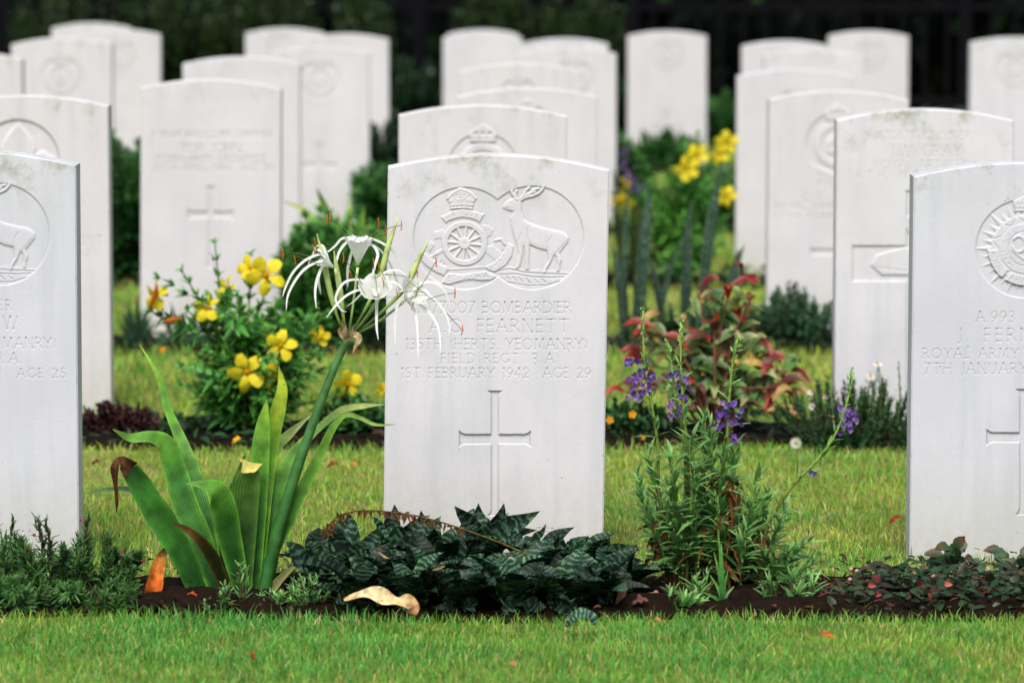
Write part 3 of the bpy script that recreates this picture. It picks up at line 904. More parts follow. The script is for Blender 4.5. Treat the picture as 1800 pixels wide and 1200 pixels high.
def headstone(label, group, cpx, crest, D, res, carve, tilt=0.0, mat=0, sag=.0245, width=SW, yaw=0.0):
    D = D * 1.907
    p = at(cpx, crest, D)
    xc, ztop = p[0], p[2]
    th = R(tilt)
    xc -= ztop * math.tan(th)
    root = thing('headstone', label, 'headstone', (xc, D, 0), group)
    hw = width / 2 - CH
    nu = max(12, int(2 * hw / res)); z0 = -.04
    nv = max(20, int((ztop - z0) / res))
    u = np.linspace(-hw, hw, nu)
    zt = (ztop - CH) - sag * (2 * u / width) ** 2
    v = np.linspace(0, 1, nv)[:, None]
    X = np.broadcast_to(u, (nv, nu)).copy()
    Z = z0 + v * (zt[None] - z0)
    c = Carve(X, Z, xc, D, th)
    if carve: carve(c)
    # the odd chip and a slightly worn face
    c.H += (vnoise(X * 9 + cpx, Z * 9 + D, int(cpx) % 97) - .5) * .0009
    V = np.stack([X, -c.H, Z], -1).reshape(-1, 3)
    idx = np.arange(nu * nv).reshape(nv, nu)
    Qd = np.stack([idx[:-1, :-1], idx[:-1, 1:], idx[1:, 1:], idx[1:, :-1]], -1).reshape(-1, 4)
    rg = c.region.reshape(-1)[Qd].max(1)
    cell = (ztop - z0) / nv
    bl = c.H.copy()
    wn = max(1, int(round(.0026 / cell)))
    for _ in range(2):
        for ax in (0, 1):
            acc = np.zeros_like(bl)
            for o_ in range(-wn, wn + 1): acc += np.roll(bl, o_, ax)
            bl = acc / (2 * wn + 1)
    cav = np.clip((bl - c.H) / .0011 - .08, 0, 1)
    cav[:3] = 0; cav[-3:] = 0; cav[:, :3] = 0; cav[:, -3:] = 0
    grime_shade = 1 - .24 * cav.reshape(-1)  # recesses darkened in the colour: groove shade along with settled grime
    grime_shade = np.stack([grime_shade, grime_shade, grime_shade ** 1.12], 1)
    m = STONE[mat]
    org = np.array((xc, D, 0))
    for rid, nm in ((0, 'slab'), (1, 'badge'), (2, 'inscription'), (3, 'cross'), (4, 'inscription')):
        fq = Qd[rg == rid]
        if not len(fq): continue
        used, inv = np.unique(fq, return_inverse=True)
        mb = MB()
        mb.add(V[used] + org, q=inv.reshape(-1, 4), c=grime_shade[used])
        if rid == 0:
            nfront = len(fq)
            per = np.concatenate([idx[0, :], idx[1:, -1], idx[-1, -2::-1], idx[-2:0:-1, 0]])
            inner = V[per]
            out = inner.copy()
            # push the ring outwards for the arris, then back for the sides
            out[:, 1] = 0.0025
            ring0 = inner.copy()
            k = len(per)
            rightm = np.isclose(inner[:, 0], hw); leftm = np.isclose(inner[:, 0], -hw)
            topm = np.zeros(k, bool); topm[nu + nv - 2: 2 * nu + nv - 2] = True
            out[rightm, 0] += CH; out[leftm, 0] -= CH; out[topm, 2] += CH
            rng = np.random.default_rng(int(cpx * 7) % 9999)
            chip = np.clip(vnoise(np.arange(k) * res * 60, np.full(k, 3.3), int(cpx) % 89) - .72, 0, 1) * .006
            out[:, 1] += chip
            ring0 = inner
            back = out.copy(); back[:, 1] = ST
            n0 = mb.n
            bb = np.arange(k)
            def quad(a, b): return np.stack([a, np.roll(a, -1), np.roll(b, -1), b], -1)
            mb.add(np.vstack([ring0, out, out, back]) + org, q=np.vstack([quad(bb + k, bb)[:, ::1], quad(bb + 3 * k, bb + 2 * k)]), c=(1, 1, 1))
            cen = np.array([[0, ST, ztop / 2]])
            mb.add(np.vstack([back, cen]) + org, t=[(i, k, (i + 1) % k) for i in range(k)], c=(1, 1, 1))
            mb.build(nm, m, root, flat_quads_from=nfront)
        else:
            mb.build(nm, m, root)
    root.rotation_euler = (R(yaw * .3), th, 0)
    return root


Z1 = lambda X, Y: (X / 3.75 + 640, Y / 3.75 + 260)


def carve_centre(c):
    c.circle(816, 419, 90); c.circle(936, 418, 91)
    c.map = Z1; badge_gun(c); badge_stag(c); c.map = None
    c.text('1077007 BOMBARDIER', 734, 1004, 531, 550)
    c.text('A.C. FEARNETT', 756, 1000, 562, 584)
    c.text('135TH (HERTS. YEOMANRY)', 714, 1032, 596, 614)
    c.text('FIELD REGT. R.A.', 775, 980, 622, 638)
    c.text('1ST FEBRUARY 1942  AGE 29', 706, 1038, 647, 664)
    c.cross(870, 687, 906, 763, 780, 807, 933, 14)
    c.text('TEN', 942, 981, 928, 942, rid=4)


def carve_left(c):
    c.circle(-122, 415, 90); c.circle(-2, 412, 90)
    c.map = lambda X, Y: (X / 3.75 + 640 - 938, Y / 3.75 + 260 - 6); badge_stag(c); c.map = None
    c.text('GUNNER', -82, 21, 528, 545)
    c.text('W', 6, 33, 557, 578)
    c.text('135TH (HERTS. YEOMANRY)', -224, 98, 594, 612)
    c.text('FIELD REGT. R.A.', -166, 38, 621, 638)
    c.text('1942  AGE 25', -46, 115, 648, 664)
    c.text('ANE', 34, 76, 933, 949, rid=4)


def carve_right(c):
    c.circle(1802, 437, 87)
    badge_star(c, 1802, 437, 82)
    c.text('A.993', 1716, 1783, 548, 566)
    c.text('J. FERN', 1684, 1812, 578, 600)
    c.text('ROYAL ARMY', 1622, 1790, 613, 630)
    c.text('7TH JANUARY', 1625, 1806, 639, 657)
    c.cross(1800, 684, 904, 760, 777, 1734, 1866, 16)


def carve_fleur(c):
    badge_fleur(c, 32, 284, 73)
    c.text('REGIMENT', 68, 181, 416, 431); c.text('AGE 25', 104, 171, 436, 450)


def carve_row2(c):
    badge_plain(c, 849, 296, 62)


def carve_gray(c):
    c.text('1170515 GUNNER', 1538, 1707, 232, 246)
    c.text('J.W. GRAY', 1566, 1690, 257, 276)
    c.text('ROYAL ARTILLERY', 1536, 1716, 283, 298)
    c.text('18TH MARCH 1942', 1492, 1764, 302, 316)
    c.cross(1627, 336, 740, 432, 494, 1498, 1756, 68, flare=.03)
    c.map = None
    for pts in ([(1530, 466), (1540, 448), (1590, 434), (1610, 440), (1600, 460), (1640, 456), (1640, 486), (1590, 484), (1550, 484)],
                [(1594, 380), (1606, 376), (1640, 372), (1660, 390), (1650, 420), (1600, 414), (1592, 400)]):
        c.raise_poly(pts, h=-.0002, base=-.0032, bevel=.0025, rid=1)
    c.raise_poly([(1628 + 26 * math.cos(t), 442 + 26 * math.sin(t)) for t in np.linspace(0, 6.1, 22)], h=0, base=-.0032, rid=1)
    c.groove([(1540, 470), (1590, 476), (1626, 474)], 2.4, .001)


def carve_john(c):
    c.text('F 1084 HAVILDAR CARRIER', 268, 478, 232, 243, w=2.2, depth=.0016)
    c.text('M.M. JOHN', 320, 422, 254, 269, w=2.6, depth=.0018)
    c.text('INDIAN ARMY ORDNANCE', 274, 466, 275, 287, w=2.2, depth=.0016)
    c.text('30TH APRIL 1943  AGE 20', 270, 482, 291, 302, w=2.2, depth=.0016)
    c.cross(370, 328, 470, 372, 383, 330, 410, 9, flare=.5, depth=.003)


def carve_c3(c):
    badge_plain(c, 1472, 254, 56)
    c.text('PTE', 1438, 1464, 320, 330, w=2.2, depth=.0014)
    c.text('C.E. HILL', 1410, 1530, 340, 354, w=2.4, depth=.0015)
    c.text('ROYAL ARMY MED. CORPS', 1352 + 10, 1588, 359, 369, w=2.2, depth=.0013)
    c.text('17TH FEBRUARY 1942', 1362, 1576, 376, 386, w=2.2, depth=.0013)
    c.cross(1475, 400, 600, 438, 448, 1425, 1525, 10, flare=.4, depth=.003)


def plain(*badge, cross=None, lines=()):
    def f(c):
        if badge: badge_plain(c, *badge)
        for a in lines: c.text(*a[:5], w=2.2, depth=.0014)
        if cross: c.cross(*cross, flare=.4, depth=.003)
    return f


G1, G2, G3 = 'headstones of the front row', 'headstones of the second row', 'headstones of the third row'
G4, G5, G6 = 'headstones of the fourth row', 'headstones of the fifth row', 'headstones near the dark fence'
HS = [
 # label, group, centre px, crest, depth, grid, carving, tilt, material, sag
 ('white headstone in sharp focus with twin badge of gun and stag, lily before it', G1, 877, 272, 4.10, .00095, carve_centre, .85, 0),
 ('grey white headstone at left edge, cut off by frame, with stag badge and AGE 25', G1, -62, 266, 4.09, .00125, carve_left, 0.0, 1),
 ('headstone at right edge cut off by frame with rayed star badge and numeral A.993', G1, 1802, 286, 4.08, .00115, carve_right, .2, 1),
 ('headstone with carved fleur badge behind the front stone at left edge', G2, 42, 168, 5.40, .0022, carve_fleur, -.15, 3),
 ('headstone directly behind the sharp centre stone showing only crown and ring top', G2, 849, 185, 5.40, .002, carve_row2, .4, 3),
 ('headstone carved with broad cross and ROYAL ARTILLERY behind the star badge stone', G2, 1627, 192, 5.12, .0019, carve_gray, .1, 0),
 ('blurred headstone with plain cross and four text lines behind the yellow flower shrub', G3, 371, 140, 6.48, .0026, carve_john, .5, 2),
 ('blurred headstone just behind the crown and ring stone in the centre column', G3, 927, 155, 6.50, .0026, plain(927, 228, 44), 0, 2),
 ('blurred headstone with double ring badge behind the broad cross stone', G3, 1475, 160, 6.48, .0026, carve_c3, .3, 2),
 ('sliver of headstone at far left edge, its top just below the ringed badge stone', G4, -64, 92, 7.80, .004, None, 0, 3),
 ('blurred plain headstone overlapped by the four line cross stone', G4, 424, 100, 7.75, .004, None, .3, 2),
 ('blurred headstone in the centre column with small arch of a ring badge', G4, 915, 112, 7.55, .004, plain(911, 172, 34), 0, 3),
 ('blurred headstone left of the double ring stone, its left edge over dark ground', G4, 1399, 122, 7.75, .004, plain(1399, 190, 34), .2, 2),
 ('grey headstone with round ringed badge near the top left corner', G5, 108, 67, 9.05, .004, plain(108, 138, 38), 0, 3),
 ('blurred headstone with ring badge and small cross behind the yellow flower shrub', G5, 562, 83, 9.15, .004, plain(562, 142, 36, cross=(562, 254, 340, 287, 295, 533, 592, 8)), .2, 2),
 ('wide headstone at the back of the centre column, its right edge against dark hedge', G5, 996, 84, 9.15, .004, plain(1010, 140, 34), 0, 3),
 ('headstone with mossy stained upper edge in the middle of the right column', G5, 1430, 88, 9.25, .004, None, .2, 0),
 ('rear headstone with ring badge right of the leftmost tall pair', G6, 206, 52, 10.6, .005, plain(212, 100, 28, lines=[('REGT', 196, 240, 172, 182)]), 0, 3),
 ('bright rear headstone whose right edge stands free beside the dark shrubs', G6, 607, 60, 10.5, .005, None, 0, 2),
 ('pale arched headstone rising behind the wide centre column stone', G6, 993, 68, 10.5, .005, None, 0, 0),
 ('rear headstone at the upper left of the right column', G6, 1381, 72, 10.4, .005, None, 0, 2),
 ('lavender grey headstone at upper right edge with ring badge, cut off by frame', G6, 1785, 66, 10.2, .005, plain(1785, 126, 36), .3, 0),
 ('farthest rear headstone at the top left with a high arched top', G6, 160, 41, 11.5, .005, plain(150, 96, 26), 0, 3),
 ('rear headstone with faint badge behind the bright free edged stone', G6, 500, 50, 11.6, .005, plain(494, 84, 26), 0, 2),
 ('rear headstone at the upper left of the centre column', G6, 848, 58, 11.5, .005, None, 0, 2),
 ('lone rear headstone standing clear right of the centre column', G6, 1173, 55, 11.5, .005, plain(1173, 100, 30, cross=(1172, 196, 280, 223, 229, 1150, 1198, 7)), 0, 3),
 ('rear headstone with ring badge at the upper right of the right column', G6, 1527, 55, 11.4, .005, plain(1530, 102, 30), 0, 3),
 ('small farthest headstone just topping the rear stone of the centre column', G6, 848, 53, 13.0, .006, None, 0, 2),
]
for h in HS:
    headstone(*h[:7], tilt=h[7], mat=h[8])
# ------------------------------------------------------------------ planting
RNG = np.random.default_rng(7)
UPV = np.array((0, 0, 1.0)); CAMV = np.array((0, -1.0, .25))


def path(pts, D, dd=None):
    """photo pixels -> points at depth D (+ optional offsets)"""
    dd = np.zeros(len(pts)) if dd is None else np.interp(np.linspace(0, 1, len(pts)), np.linspace(0, 1, len(dd)), dd)
    return np.array([at(p[0], p[1], D + o) for p, o in zip(pts, dd)])


def foot(P, z=0.0):
    """bring the first point of a path down (or up) to the ground"""
    P = P.copy(); P[0, 2] = z; return P


# ---- spider lily -----------------------------------------------------------
LD = DEEP(3.81)
lily = thing('spider_lily', 'spider lily with white thread petalled flowers and broad strap leaves', 'plant', gnd(418, 1052) * (1, 0, 0) + (0, LD, 0))
LG1, LG2, LG3 = lin(60, 120, 44), lin(100, 160, 54), lin(164, 196, 60)
LGD = lin(32, 78, 34)
K = mpp(800, LD)
LEAVES = [  # pixels base -> tip, widths px, colours, depth offsets, hint, label
 ([(378, 1046), (358, 917), (337, 833), (317, 771), (296, 721), (279, 662), (246, 606)], [34, 42, 34, 21, 14, 10, 1], [LGD, LG1, LG2, LG2, LG3], (0, .06, .1), CAMV, None),
 ([(384, 1046), (350, 946), (326, 892), (308, 833), (292, 784), (264, 769), (228, 770), (198, 754)], [32, 46, 47, 44, 38, 24, 18, 1], [LGD, LG1, LG1, LG2, LG2, lin(110, 150, 60)], (0, .03, 0), CAMV + (.2, 0, .5), None),
 ([(352, 1046), (317, 967), (279, 908), (250, 858), (228, 824)], [34, 44, 45, 42, 32], [LGD, LG1, LG1 * 1.1, LGD], (0, -.03, -.05), CAMV, None),
 ([(428, 1050), (406, 958), (394, 900), (381, 864), (358, 853), (326, 849)], [28, 42, 47, 42, 18, 1], [LGD, LG1, LG2, lin(90, 135, 60)], (0, -.05, -.07), CAMV + (.1, 0, .3), None),
 ([(402, 1046), (376, 984), (351, 949), (326, 929), (301, 918)], [18, 24, 18, 11, 2], [lin(34, 52, 24), lin(58, 66, 30), lin(110, 80, 40), lin(120, 80, 40)], (0, -.07, -.1), CAMV, 'leaf with curled brown edge'),
 ([(424, 1052), (427, 933), (433, 860), (441, 822)], [36, 50, 50, 40], [LGD, lin(44, 80, 34), lin(80, 120, 50), lin(100, 140, 56)], (0, -.02, -.03), CAMV, None),
 ([(448, 1044), (462, 900), (470, 840), (481, 767), (488, 725), (496, 684), (490, 643)], [26, 28, 26, 24, 28, 20, 1], [LG1, LG2, lin(110, 155, 40), lin(168, 186, 50), lin(186, 196, 60)], (0, .03, .04), CAMV, 'tall yellow green leaf'),
 ([(444, 1044), (452, 900), (456, 830), (460, 770), (464, 735), (469, 702)], [26, 34, 34, 30, 20, 1], [LGD, LG1, LG2, lin(120, 165, 46), lin(150, 180, 60)], (0, 0, .01), CAMV, None),
 ([(446, 1044), (458, 880), (477, 800), (508, 764), (546, 730)], [22, 26, 24, 18, 1], [LGD, LG1, lin(130, 160, 80), lin(176, 190, 120)], (0, .06, .08), CAMV + (0, 0, .4), None),
 ([(458, 1046), (472, 930), (496, 840), (524, 790), (562, 752), (600, 722), (638, 714), (676, 711)], [26, 34, 32, 22, 14, 15, 13, 1], [LGD, LG1, LG2, lin(120, 160, 70), lin(180, 196, 110), lin(196, 204, 130)], (0, .05, .08), CAMV + (-.2, 0, .5), None),
 ([(458, 1046), (478, 975), (506, 917), (533, 858), (562, 800), (584, 754), (606, 729), (632, 734), (660, 746), (696, 746)], [22, 24, 24, 21, 17, 13, 10, 8, 6, 1], [LGD, LG1, LG2, lin(110, 156, 56), lin(150, 180, 90), lin(170, 190, 110)], (0, .01, .02), CAMV, None),
 ([(466, 1048), (480, 1032), (498, 1012), (520, 994), (547, 987)], [14, 17, 13, 5, 1], [lin(120, 140, 70), lin(170, 170, 110), lin(180, 170, 120)], (0, -.04), CAMV, 'small pale bent leaf'),
 ([(352, 1030), (300, 900), (246, 856), (190, 838), (150, 823)], [10, 9, 6, 4, 1], [LG1, LG2, lin(130, 170, 100)], (0.05, .09), CAMV, None),
 ([(340, 1030), (290, 905), (236, 864), (192, 860), (150, 867)], [12, 12, 11, 9, 1], [LG1, lin(60, 96, 60), lin(80, 116, 76)], (0.05, .07), CAMV + (0, 0, .6), None),
 ([(412, 1046), (400, 950), (410, 880), (430, 800)], [24, 34, 30, 4], [LGD, LGD, LG1], (.06, .09), CAMV, None),
 ([(470, 1046), (482, 960), (500, 900), (520, 850)], [20, 24, 20, 3], [LGD, LG1, LG1], (.08, .1), CAMV, None),
]
for i, (pp, ww, cc, dd, hint, lb) in enumerate(LEAVES):
    mb = MB()
    P = path(pp, LD, dd); P[0, 2] = max(0.0, min(P[0, 2], .012))
    strip(mb, P, np.array(ww) * K, hint, fold=.28, nc=9, n=40, cols=np.array(cc) * .9, wave=.06, seed=i, edge=np.array(cc[len(cc) // 2]) * 1.25)
    o = mb.build('leaf', M['lily'], lily)
    if lb: o['label'] = lb
    if i == 2:      # its dry tip hangs down
        t = MB()
        Pt = path([(230, 826), (212, 812), (203, 822), (204, 850), (206, 880), (205, 902)], LD, (-.05, -.06))
        strip(t, Pt, np.array([33, 20, 14, 9, 6, 1]) * K, CAMV + (-.3, 0, .3), fold=.6, nc=5, n=22, cols=[lin(70, 44, 28), lin(96, 62, 40), lin(64, 36, 24), lin(84, 48, 30), lin(40, 24, 18)], wave=.4, seed=3)
        t.build('dry_tip', M['dry'], o)['label'] = 'withered brown hanging tip'
    if i == 5:      # folded over yellow end
        t = MB()
        strip(t, path([(440, 812), (436, 822), (424, 830)], LD, (-.03, -.05)) * 1.0, np.array([44, 30, 3]) * K, CAMV + (.2, 0, .4), fold=.25, nc=7, n=14, cols=[lin(190, 180, 84), lin(214, 200, 110), lin(176, 160, 80)], wave=.1, seed=2)
        t.build('folded_tip', M['lily'], o)['label'] = 'folded yellow leaf end'
# orange withered leaf beside the clump
mb = MB()
strip(mb, foot(path([(262, 1070), (270, 1030), (277, 995), (288, 970), (299, 960)], LD, (-.04, 0)), .0), np.array([26, 30, 24, 13, 2]) * K, CAMV + (.3, 0, 0), fold=.5, nc=7, n=24,
      cols=[lin(130, 60, 24), lin(196, 96, 36), lin(206, 120, 50), lin(150, 120, 60), lin(120, 110, 60)], wave=.2, seed=5)
mb.build('leaf', M['dry'], lily)['label'] = 'withered orange leaf'
# flower stem
mb = MB()
STEM = foot(path([(462, 1040), (484, 950), (506, 874), (530, 800), (556, 728), (586, 650), (612, 594)], LD, (-.01, .0, .02)), 0)
tube(mb, STEM, [.0115, .0108, .0095, .0078, .0068, .0062], lin(48, 106, 44), ns=10, n=30, cols2=lin(84, 134, 70))
mb.build('flower_stem', M['lily'], lily)
TOP = STEM[-1]
mb = MB()
for pts, w_ in (([(608, 596), (602, 590), (597, 580), (600, 576)], 10), ([(612, 594), (622, 588), (632, 594), (626, 606), (619, 622)], 12), ([(610, 594), (604, 570), (602, 556)], 8), ([(614, 596), (618, 582), (622, 570)], 6)):
    strip(mb, path(pts, LD, (0, -.015)), np.array([w_, w_, w_ * .8, 1]) * K, CAMV, fold=.5, nc=5, n=12, cols=[lin(150, 120, 86), lin(210, 186, 150), lin(170, 130, 90)], wave=.4, seed=w_)
mb.build('bract', M['dry'], lily)['label'] = 'papery brown bract at the stem top'
# buds
for tipp, midp, botp, off in (((557, 411), (568, 455), (582, 520), -.03), ((587, 441), (592, 475), (600, 525), -.02), ((701, 380), (684, 428), (666, 492), .02), ((755, 421), (735, 458), (712, 505), .0), ((688, 478), (683, 492), (676, 510), .02)):
    mb = MB()
    P = np.vstack([TOP, path([(TOP[0] * 0 + (610 + botp[0]) / 2, (594 + botp[1]) / 2 + 8), botp, midp, tipp], LD, (0, off))])
    sz = 1.0 if tipp[1] < 470 else .45
    tube(mb, P, np.array([.0022, .0022, .0026, .0048 * sz, .0052 * sz, .0034 * sz, .0006]), lin(86, 140, 40), ns=8, n=28, cols2=lin(214, 222, 150))
    mb.build('flower_bud', M['lily'], lily)


def lily_flower(c0, rim, D, off, ax, tepals, anth, r0):
    """cup at pixel c0 opening along ax (3d), tepal tips in pixels with depth offsets, stamens to pixels"""
    B = at(c0[0], c0[1], D + off)
    ax = nrm(np.array(ax, float))
    A1 = nrm(np.cross(ax, (0.2, .1, 1) if abs(ax[2]) < .9 else (0, 1, .1))); A2 = np.cross(ax, A1)
    st = MB()
    mid = (TOP + B) / 2 + np.array((0, 0, -.006))
    tube(st, [TOP, mid, B - ax * .004], [.0021, .0020, .0024], lin(88, 140, 44), ns=7, n=14, cols2=lin(206, 220, 160))
    fl = MB()
    # membranous cup
    nt_, na = 8, 36
    t = np.linspace(0, 1, nt_); a = np.linspace(0, 2 * np.pi, na, endpoint=False)
    rad = .0022 + (r0 - .0022) * t ** 1.15
    hgt = t * rim
    tooth = (np.abs(np.sin(a * 3)) * .004)[None] * (t ** 6)[:, None]
    wav = (1 + .05 * np.sin(a * 6 + 1)[None] * t[:, None])
    V = B + A1 * (rad[:, None] * np.cos(a)[None] * wav)[..., None] + A2 * (rad[:, None] * np.sin(a)[None] * wav)[..., None] + ax * (hgt[:, None] - tooth)[..., None]
    i = np.arange(nt_ * na).reshape(nt_, na); j = np.roll(i, -1, 1)
    white = np.array((.93, .93, .93))
    cgrad = (white[None] * t[:, None] ** .3 + np.array((.5, .6, .3))[None] * (1 - t[:, None] ** .3))
    fl.add(V, q=np.stack([i[:-1], j[:-1], j[1:], i[1:]], -1).reshape(-1, 4), c=np.repeat(cgrad[:, None], na, 1))
    fo = fl.build('flower', M['white'], lily)
    st.build('flower_tube', M['lily'], fo)
    tp = MB()
    for k, (pp, dz) in enumerate(tepals):
        P = np.vstack([B + ax * rim * .25, path(pp, D, (off, off + dz))])
        strip(tp, P, np.array([.0034, .0050, .0050, .0044, .0034, .0008]), CAMV + (0, 0, .8), fold=.35, nc=5, n=26, cols=[white * .98, white, white], seed=k)
    tp.build('petals', M['white'], fo)
    for k, (x, y) in enumerate(anth):
        a = k * 1.047
        e = at(x, y, D + off - .015 + .03 * (k % 3) / 2)
        s0 = B + ax * rim * .9 + (A1 * math.cos(a) + A2 * math.sin(a)) * r0 * .8
        m_ = (s0 + e) / 2 + ax * .006
        sm = MB()
        tube(sm, [s0, m_, e], [.0007, .0005], lin(150, 176, 90), ns=4, n=8, cols2=lin(40, 70, 36))
        q = nrm(np.array((RNG.normal(0, .12), RNG.normal(0, .2), 1)))
        tube(sm, [e - q * .0085, e + np.array((.001, 0, 0)), e + q * .009], [.0008, .0011, .0006], lin(222, 128, 30), ns=5, n=6)
        sm.build('stamen', M['petal'], fo)


lily_flower((629, 466), .046, LD, .02, (.05, -.15, 1), [
    ([(634, 424), (604, 419), (590, 432), (578, 442), (577, 440)], .01), ([(640, 424), (614, 424), (598, 440), (592, 458), (590, 470)], -.03),
    ([(624, 428), (612, 470), (611, 500), (609, 510)], .03), ([(640, 420), (672, 428), (696, 448), (714, 480), (722, 500), (730, 520)], .02),
    ([(650, 430), (664, 446), (658, 470), (656, 488), (660, 500)], -.03), ([(648, 432), (668, 440), (688, 470), (702, 510), (704, 530)], .05)],
    [(579, 384), (665, 392), (678, 405), (705, 396), (617, 398), (574, 386)], .023)
lily_flower((586, 470), .026, LD, -.03, (-.75, -.25, .55), [
    ([(568, 448), (540, 456), (516, 478), (502, 505), (497, 521)], -.02), ([(570, 458), (540, 470), (520, 492), (506, 520), (503, 545)], -.04),
    ([(570, 464), (558, 490), (554, 515), (556, 542)], -.03), ([(566, 470), (560, 490), (562, 508), (564, 518)], .02),
    ([(560, 440), (548, 452), (542, 466), (539, 476)], .03), ([(572, 444), (566, 432), (556, 434), (550, 444)], .01)],
    [(494, 443), (497, 447), (518, 458), (554, 428), (552, 441), (575, 454)], .012)
lily_flower((662, 526), .034, LD, -.05, (-.05, -.72, .72), [
    ([(648, 498), (622, 492), (602, 500), (590, 525), (600, 545), (609, 548)], -.02), ([(650, 512), (628, 511), (606, 522), (588, 540), (574, 558)], -.04),
    ([(662, 524), (662, 548), (662, 575), (665, 597)], -.05), ([(654, 516), (638, 516), (622, 530), (609, 539)], .03),
    ([(672, 506), (690, 496), (706, 506), (716, 520)], .0), ([(670, 498), (676, 480), (700, 476), (718, 490), (726, 506)], .02)],
    [(603, 454), (615, 480), (656, 463), (673, 496), (666, 470), (719, 487)], .027)
lily_flower((712, 528), .032, LD, -.04, (.55, -.55, .55), [
    ([(738, 500), (762, 497), (780, 510), (788, 530), (789, 540)], .0), ([(735, 516), (758, 522), (780, 546), (790, 572), (789, 588)], -.02),
    ([(728, 530), (750, 545), (768, 570), (774, 600), (773, 624)], -.04), ([(716, 528), (730, 550), (734, 590), (735, 632)], -.06),
    ([(706, 524), (698, 540), (694, 570), (695, 604)], -.03), ([(718, 508), (706, 512), (690, 522), (676, 524)], .02)],
    [(733, 478), (766, 460), (799, 515), (697, 515), (725, 536), (812, 580)], .026)

# ---- low banded snake plant clump in front of the centre stone -------------
snake = thing('snake_plant', 'clump of dark banded snake plant rosettes at foot of the sharp centre stone', 'plant', (at(840, 1000, DEEP(3.86))[0], DEEP(3.86), 0))
ROS = [  # centre px, depth, leaf tips px with depth offsets
 ((604, 992), 3.80, [(502, 951, -.03), (582, 915, .02), (640, 950, -.05), (560, 985, -.06), (612, 900, .05), (668, 925, .02), (548, 1000, .02)]),
 ((690, 950), 3.86, [(693, 886, .04), (650, 905, 0), (756, 905, -.02), (758, 960, -.04), (640, 960, -.05), (700, 985, -.07), (735, 915, .03)]),
 ((660, 1030), 3.74, [(612, 978, -.02), (590, 1018, -.05), (588, 1042, -.06), (716, 990, -.02), (700, 1035, -.06), (640, 965, .03), (650, 1060, -.06)]),
 ((770, 975), 3.88, [(740, 897, .02), (775, 907, .04), (820, 935, -.02), (720, 955, -.04), (800, 1000, -.07), (755, 1010, -.07)]),
 ((842, 950), 3.93, [(799, 889, .0), (841, 884, .04), (886, 884, -.01), (949, 898, .0), (834, 893, .05), (894, 900, .03), (910, 945, -.04), (800, 940, -.04)]),
 ((848, 1034), 3.74, [(828, 989, .0), (902, 1002, -.03), (955, 1033, -.04), (790, 1015, -.04), (865, 1000, .03), (830, 1070, -.06), (880, 1065, -.06)]),
 ((938, 960), 3.90, [(960, 920, .0), (983, 935, .01), (900, 925, .03), (955, 990, -.05), (910, 990, -.05), (990, 970, -.02)]),
 ((1022, 968), 3.86, [(982, 933, .0), (1018, 944, .03), (1033, 940, .05), (1070, 942, .0), (968, 960, -.04), (1112, 966, .01), (1131, 985, -.01), (1060, 990, -.05), (1000, 1000, -.06)]),
 ((1044, 1046), 3.73, [(963, 1012, -.02), (1046, 982, -.02), (1098, 1018, -.02), (1020, 1000, .02), (1000, 1040, -.04), (1104, 985, .05), (1070, 1060, -.06)]),
 ((930, 1030), 3.78, [(900, 990, .0), (960, 1000, -.02), (985, 1025, -.03), (915, 1062, -.06), (975, 1058, -.06)]),
 ((745, 1045), 3.76, [(720, 1000, .02), (765, 995, .0), (690, 1020, -.02), (800, 1035, -.02), (760, 1075, -.05), (715, 1078, -.05)]),
 ((1090, 1035), 3.80, [(1128, 1010, .0), (1105, 1000, .02), (1110, 1055, -.04)]),
 ((640, 1052), 3.70, [(606, 1020, 0), (690, 1030, -.02), (588, 1056, -.04), (660, 1074, -.05)]),
 ((810, 1052), 3.70, [(776, 1030, 0), (850, 1022, 0), (760, 1066, -.03), (836, 1074, -.05)]),
 ((905, 1054), 3.69, [(880, 1024, 0), (940, 1024, 0), (960, 1066, -.03), (896, 1080, -.05)]),
 ((992, 1052), 3.70, [(970, 1020, 0), (1020, 1018, 0), (960, 1060, -.03), (1012, 1076, -.05)]),
 ((716, 1054), 3.70, [(690, 1026, 0), (742, 1020, 0), (740, 1070, -.04)]),
 ((570, 1010), 3.83, [(530, 968, .02), (548, 945, .03), (590, 955, 0)]),
]
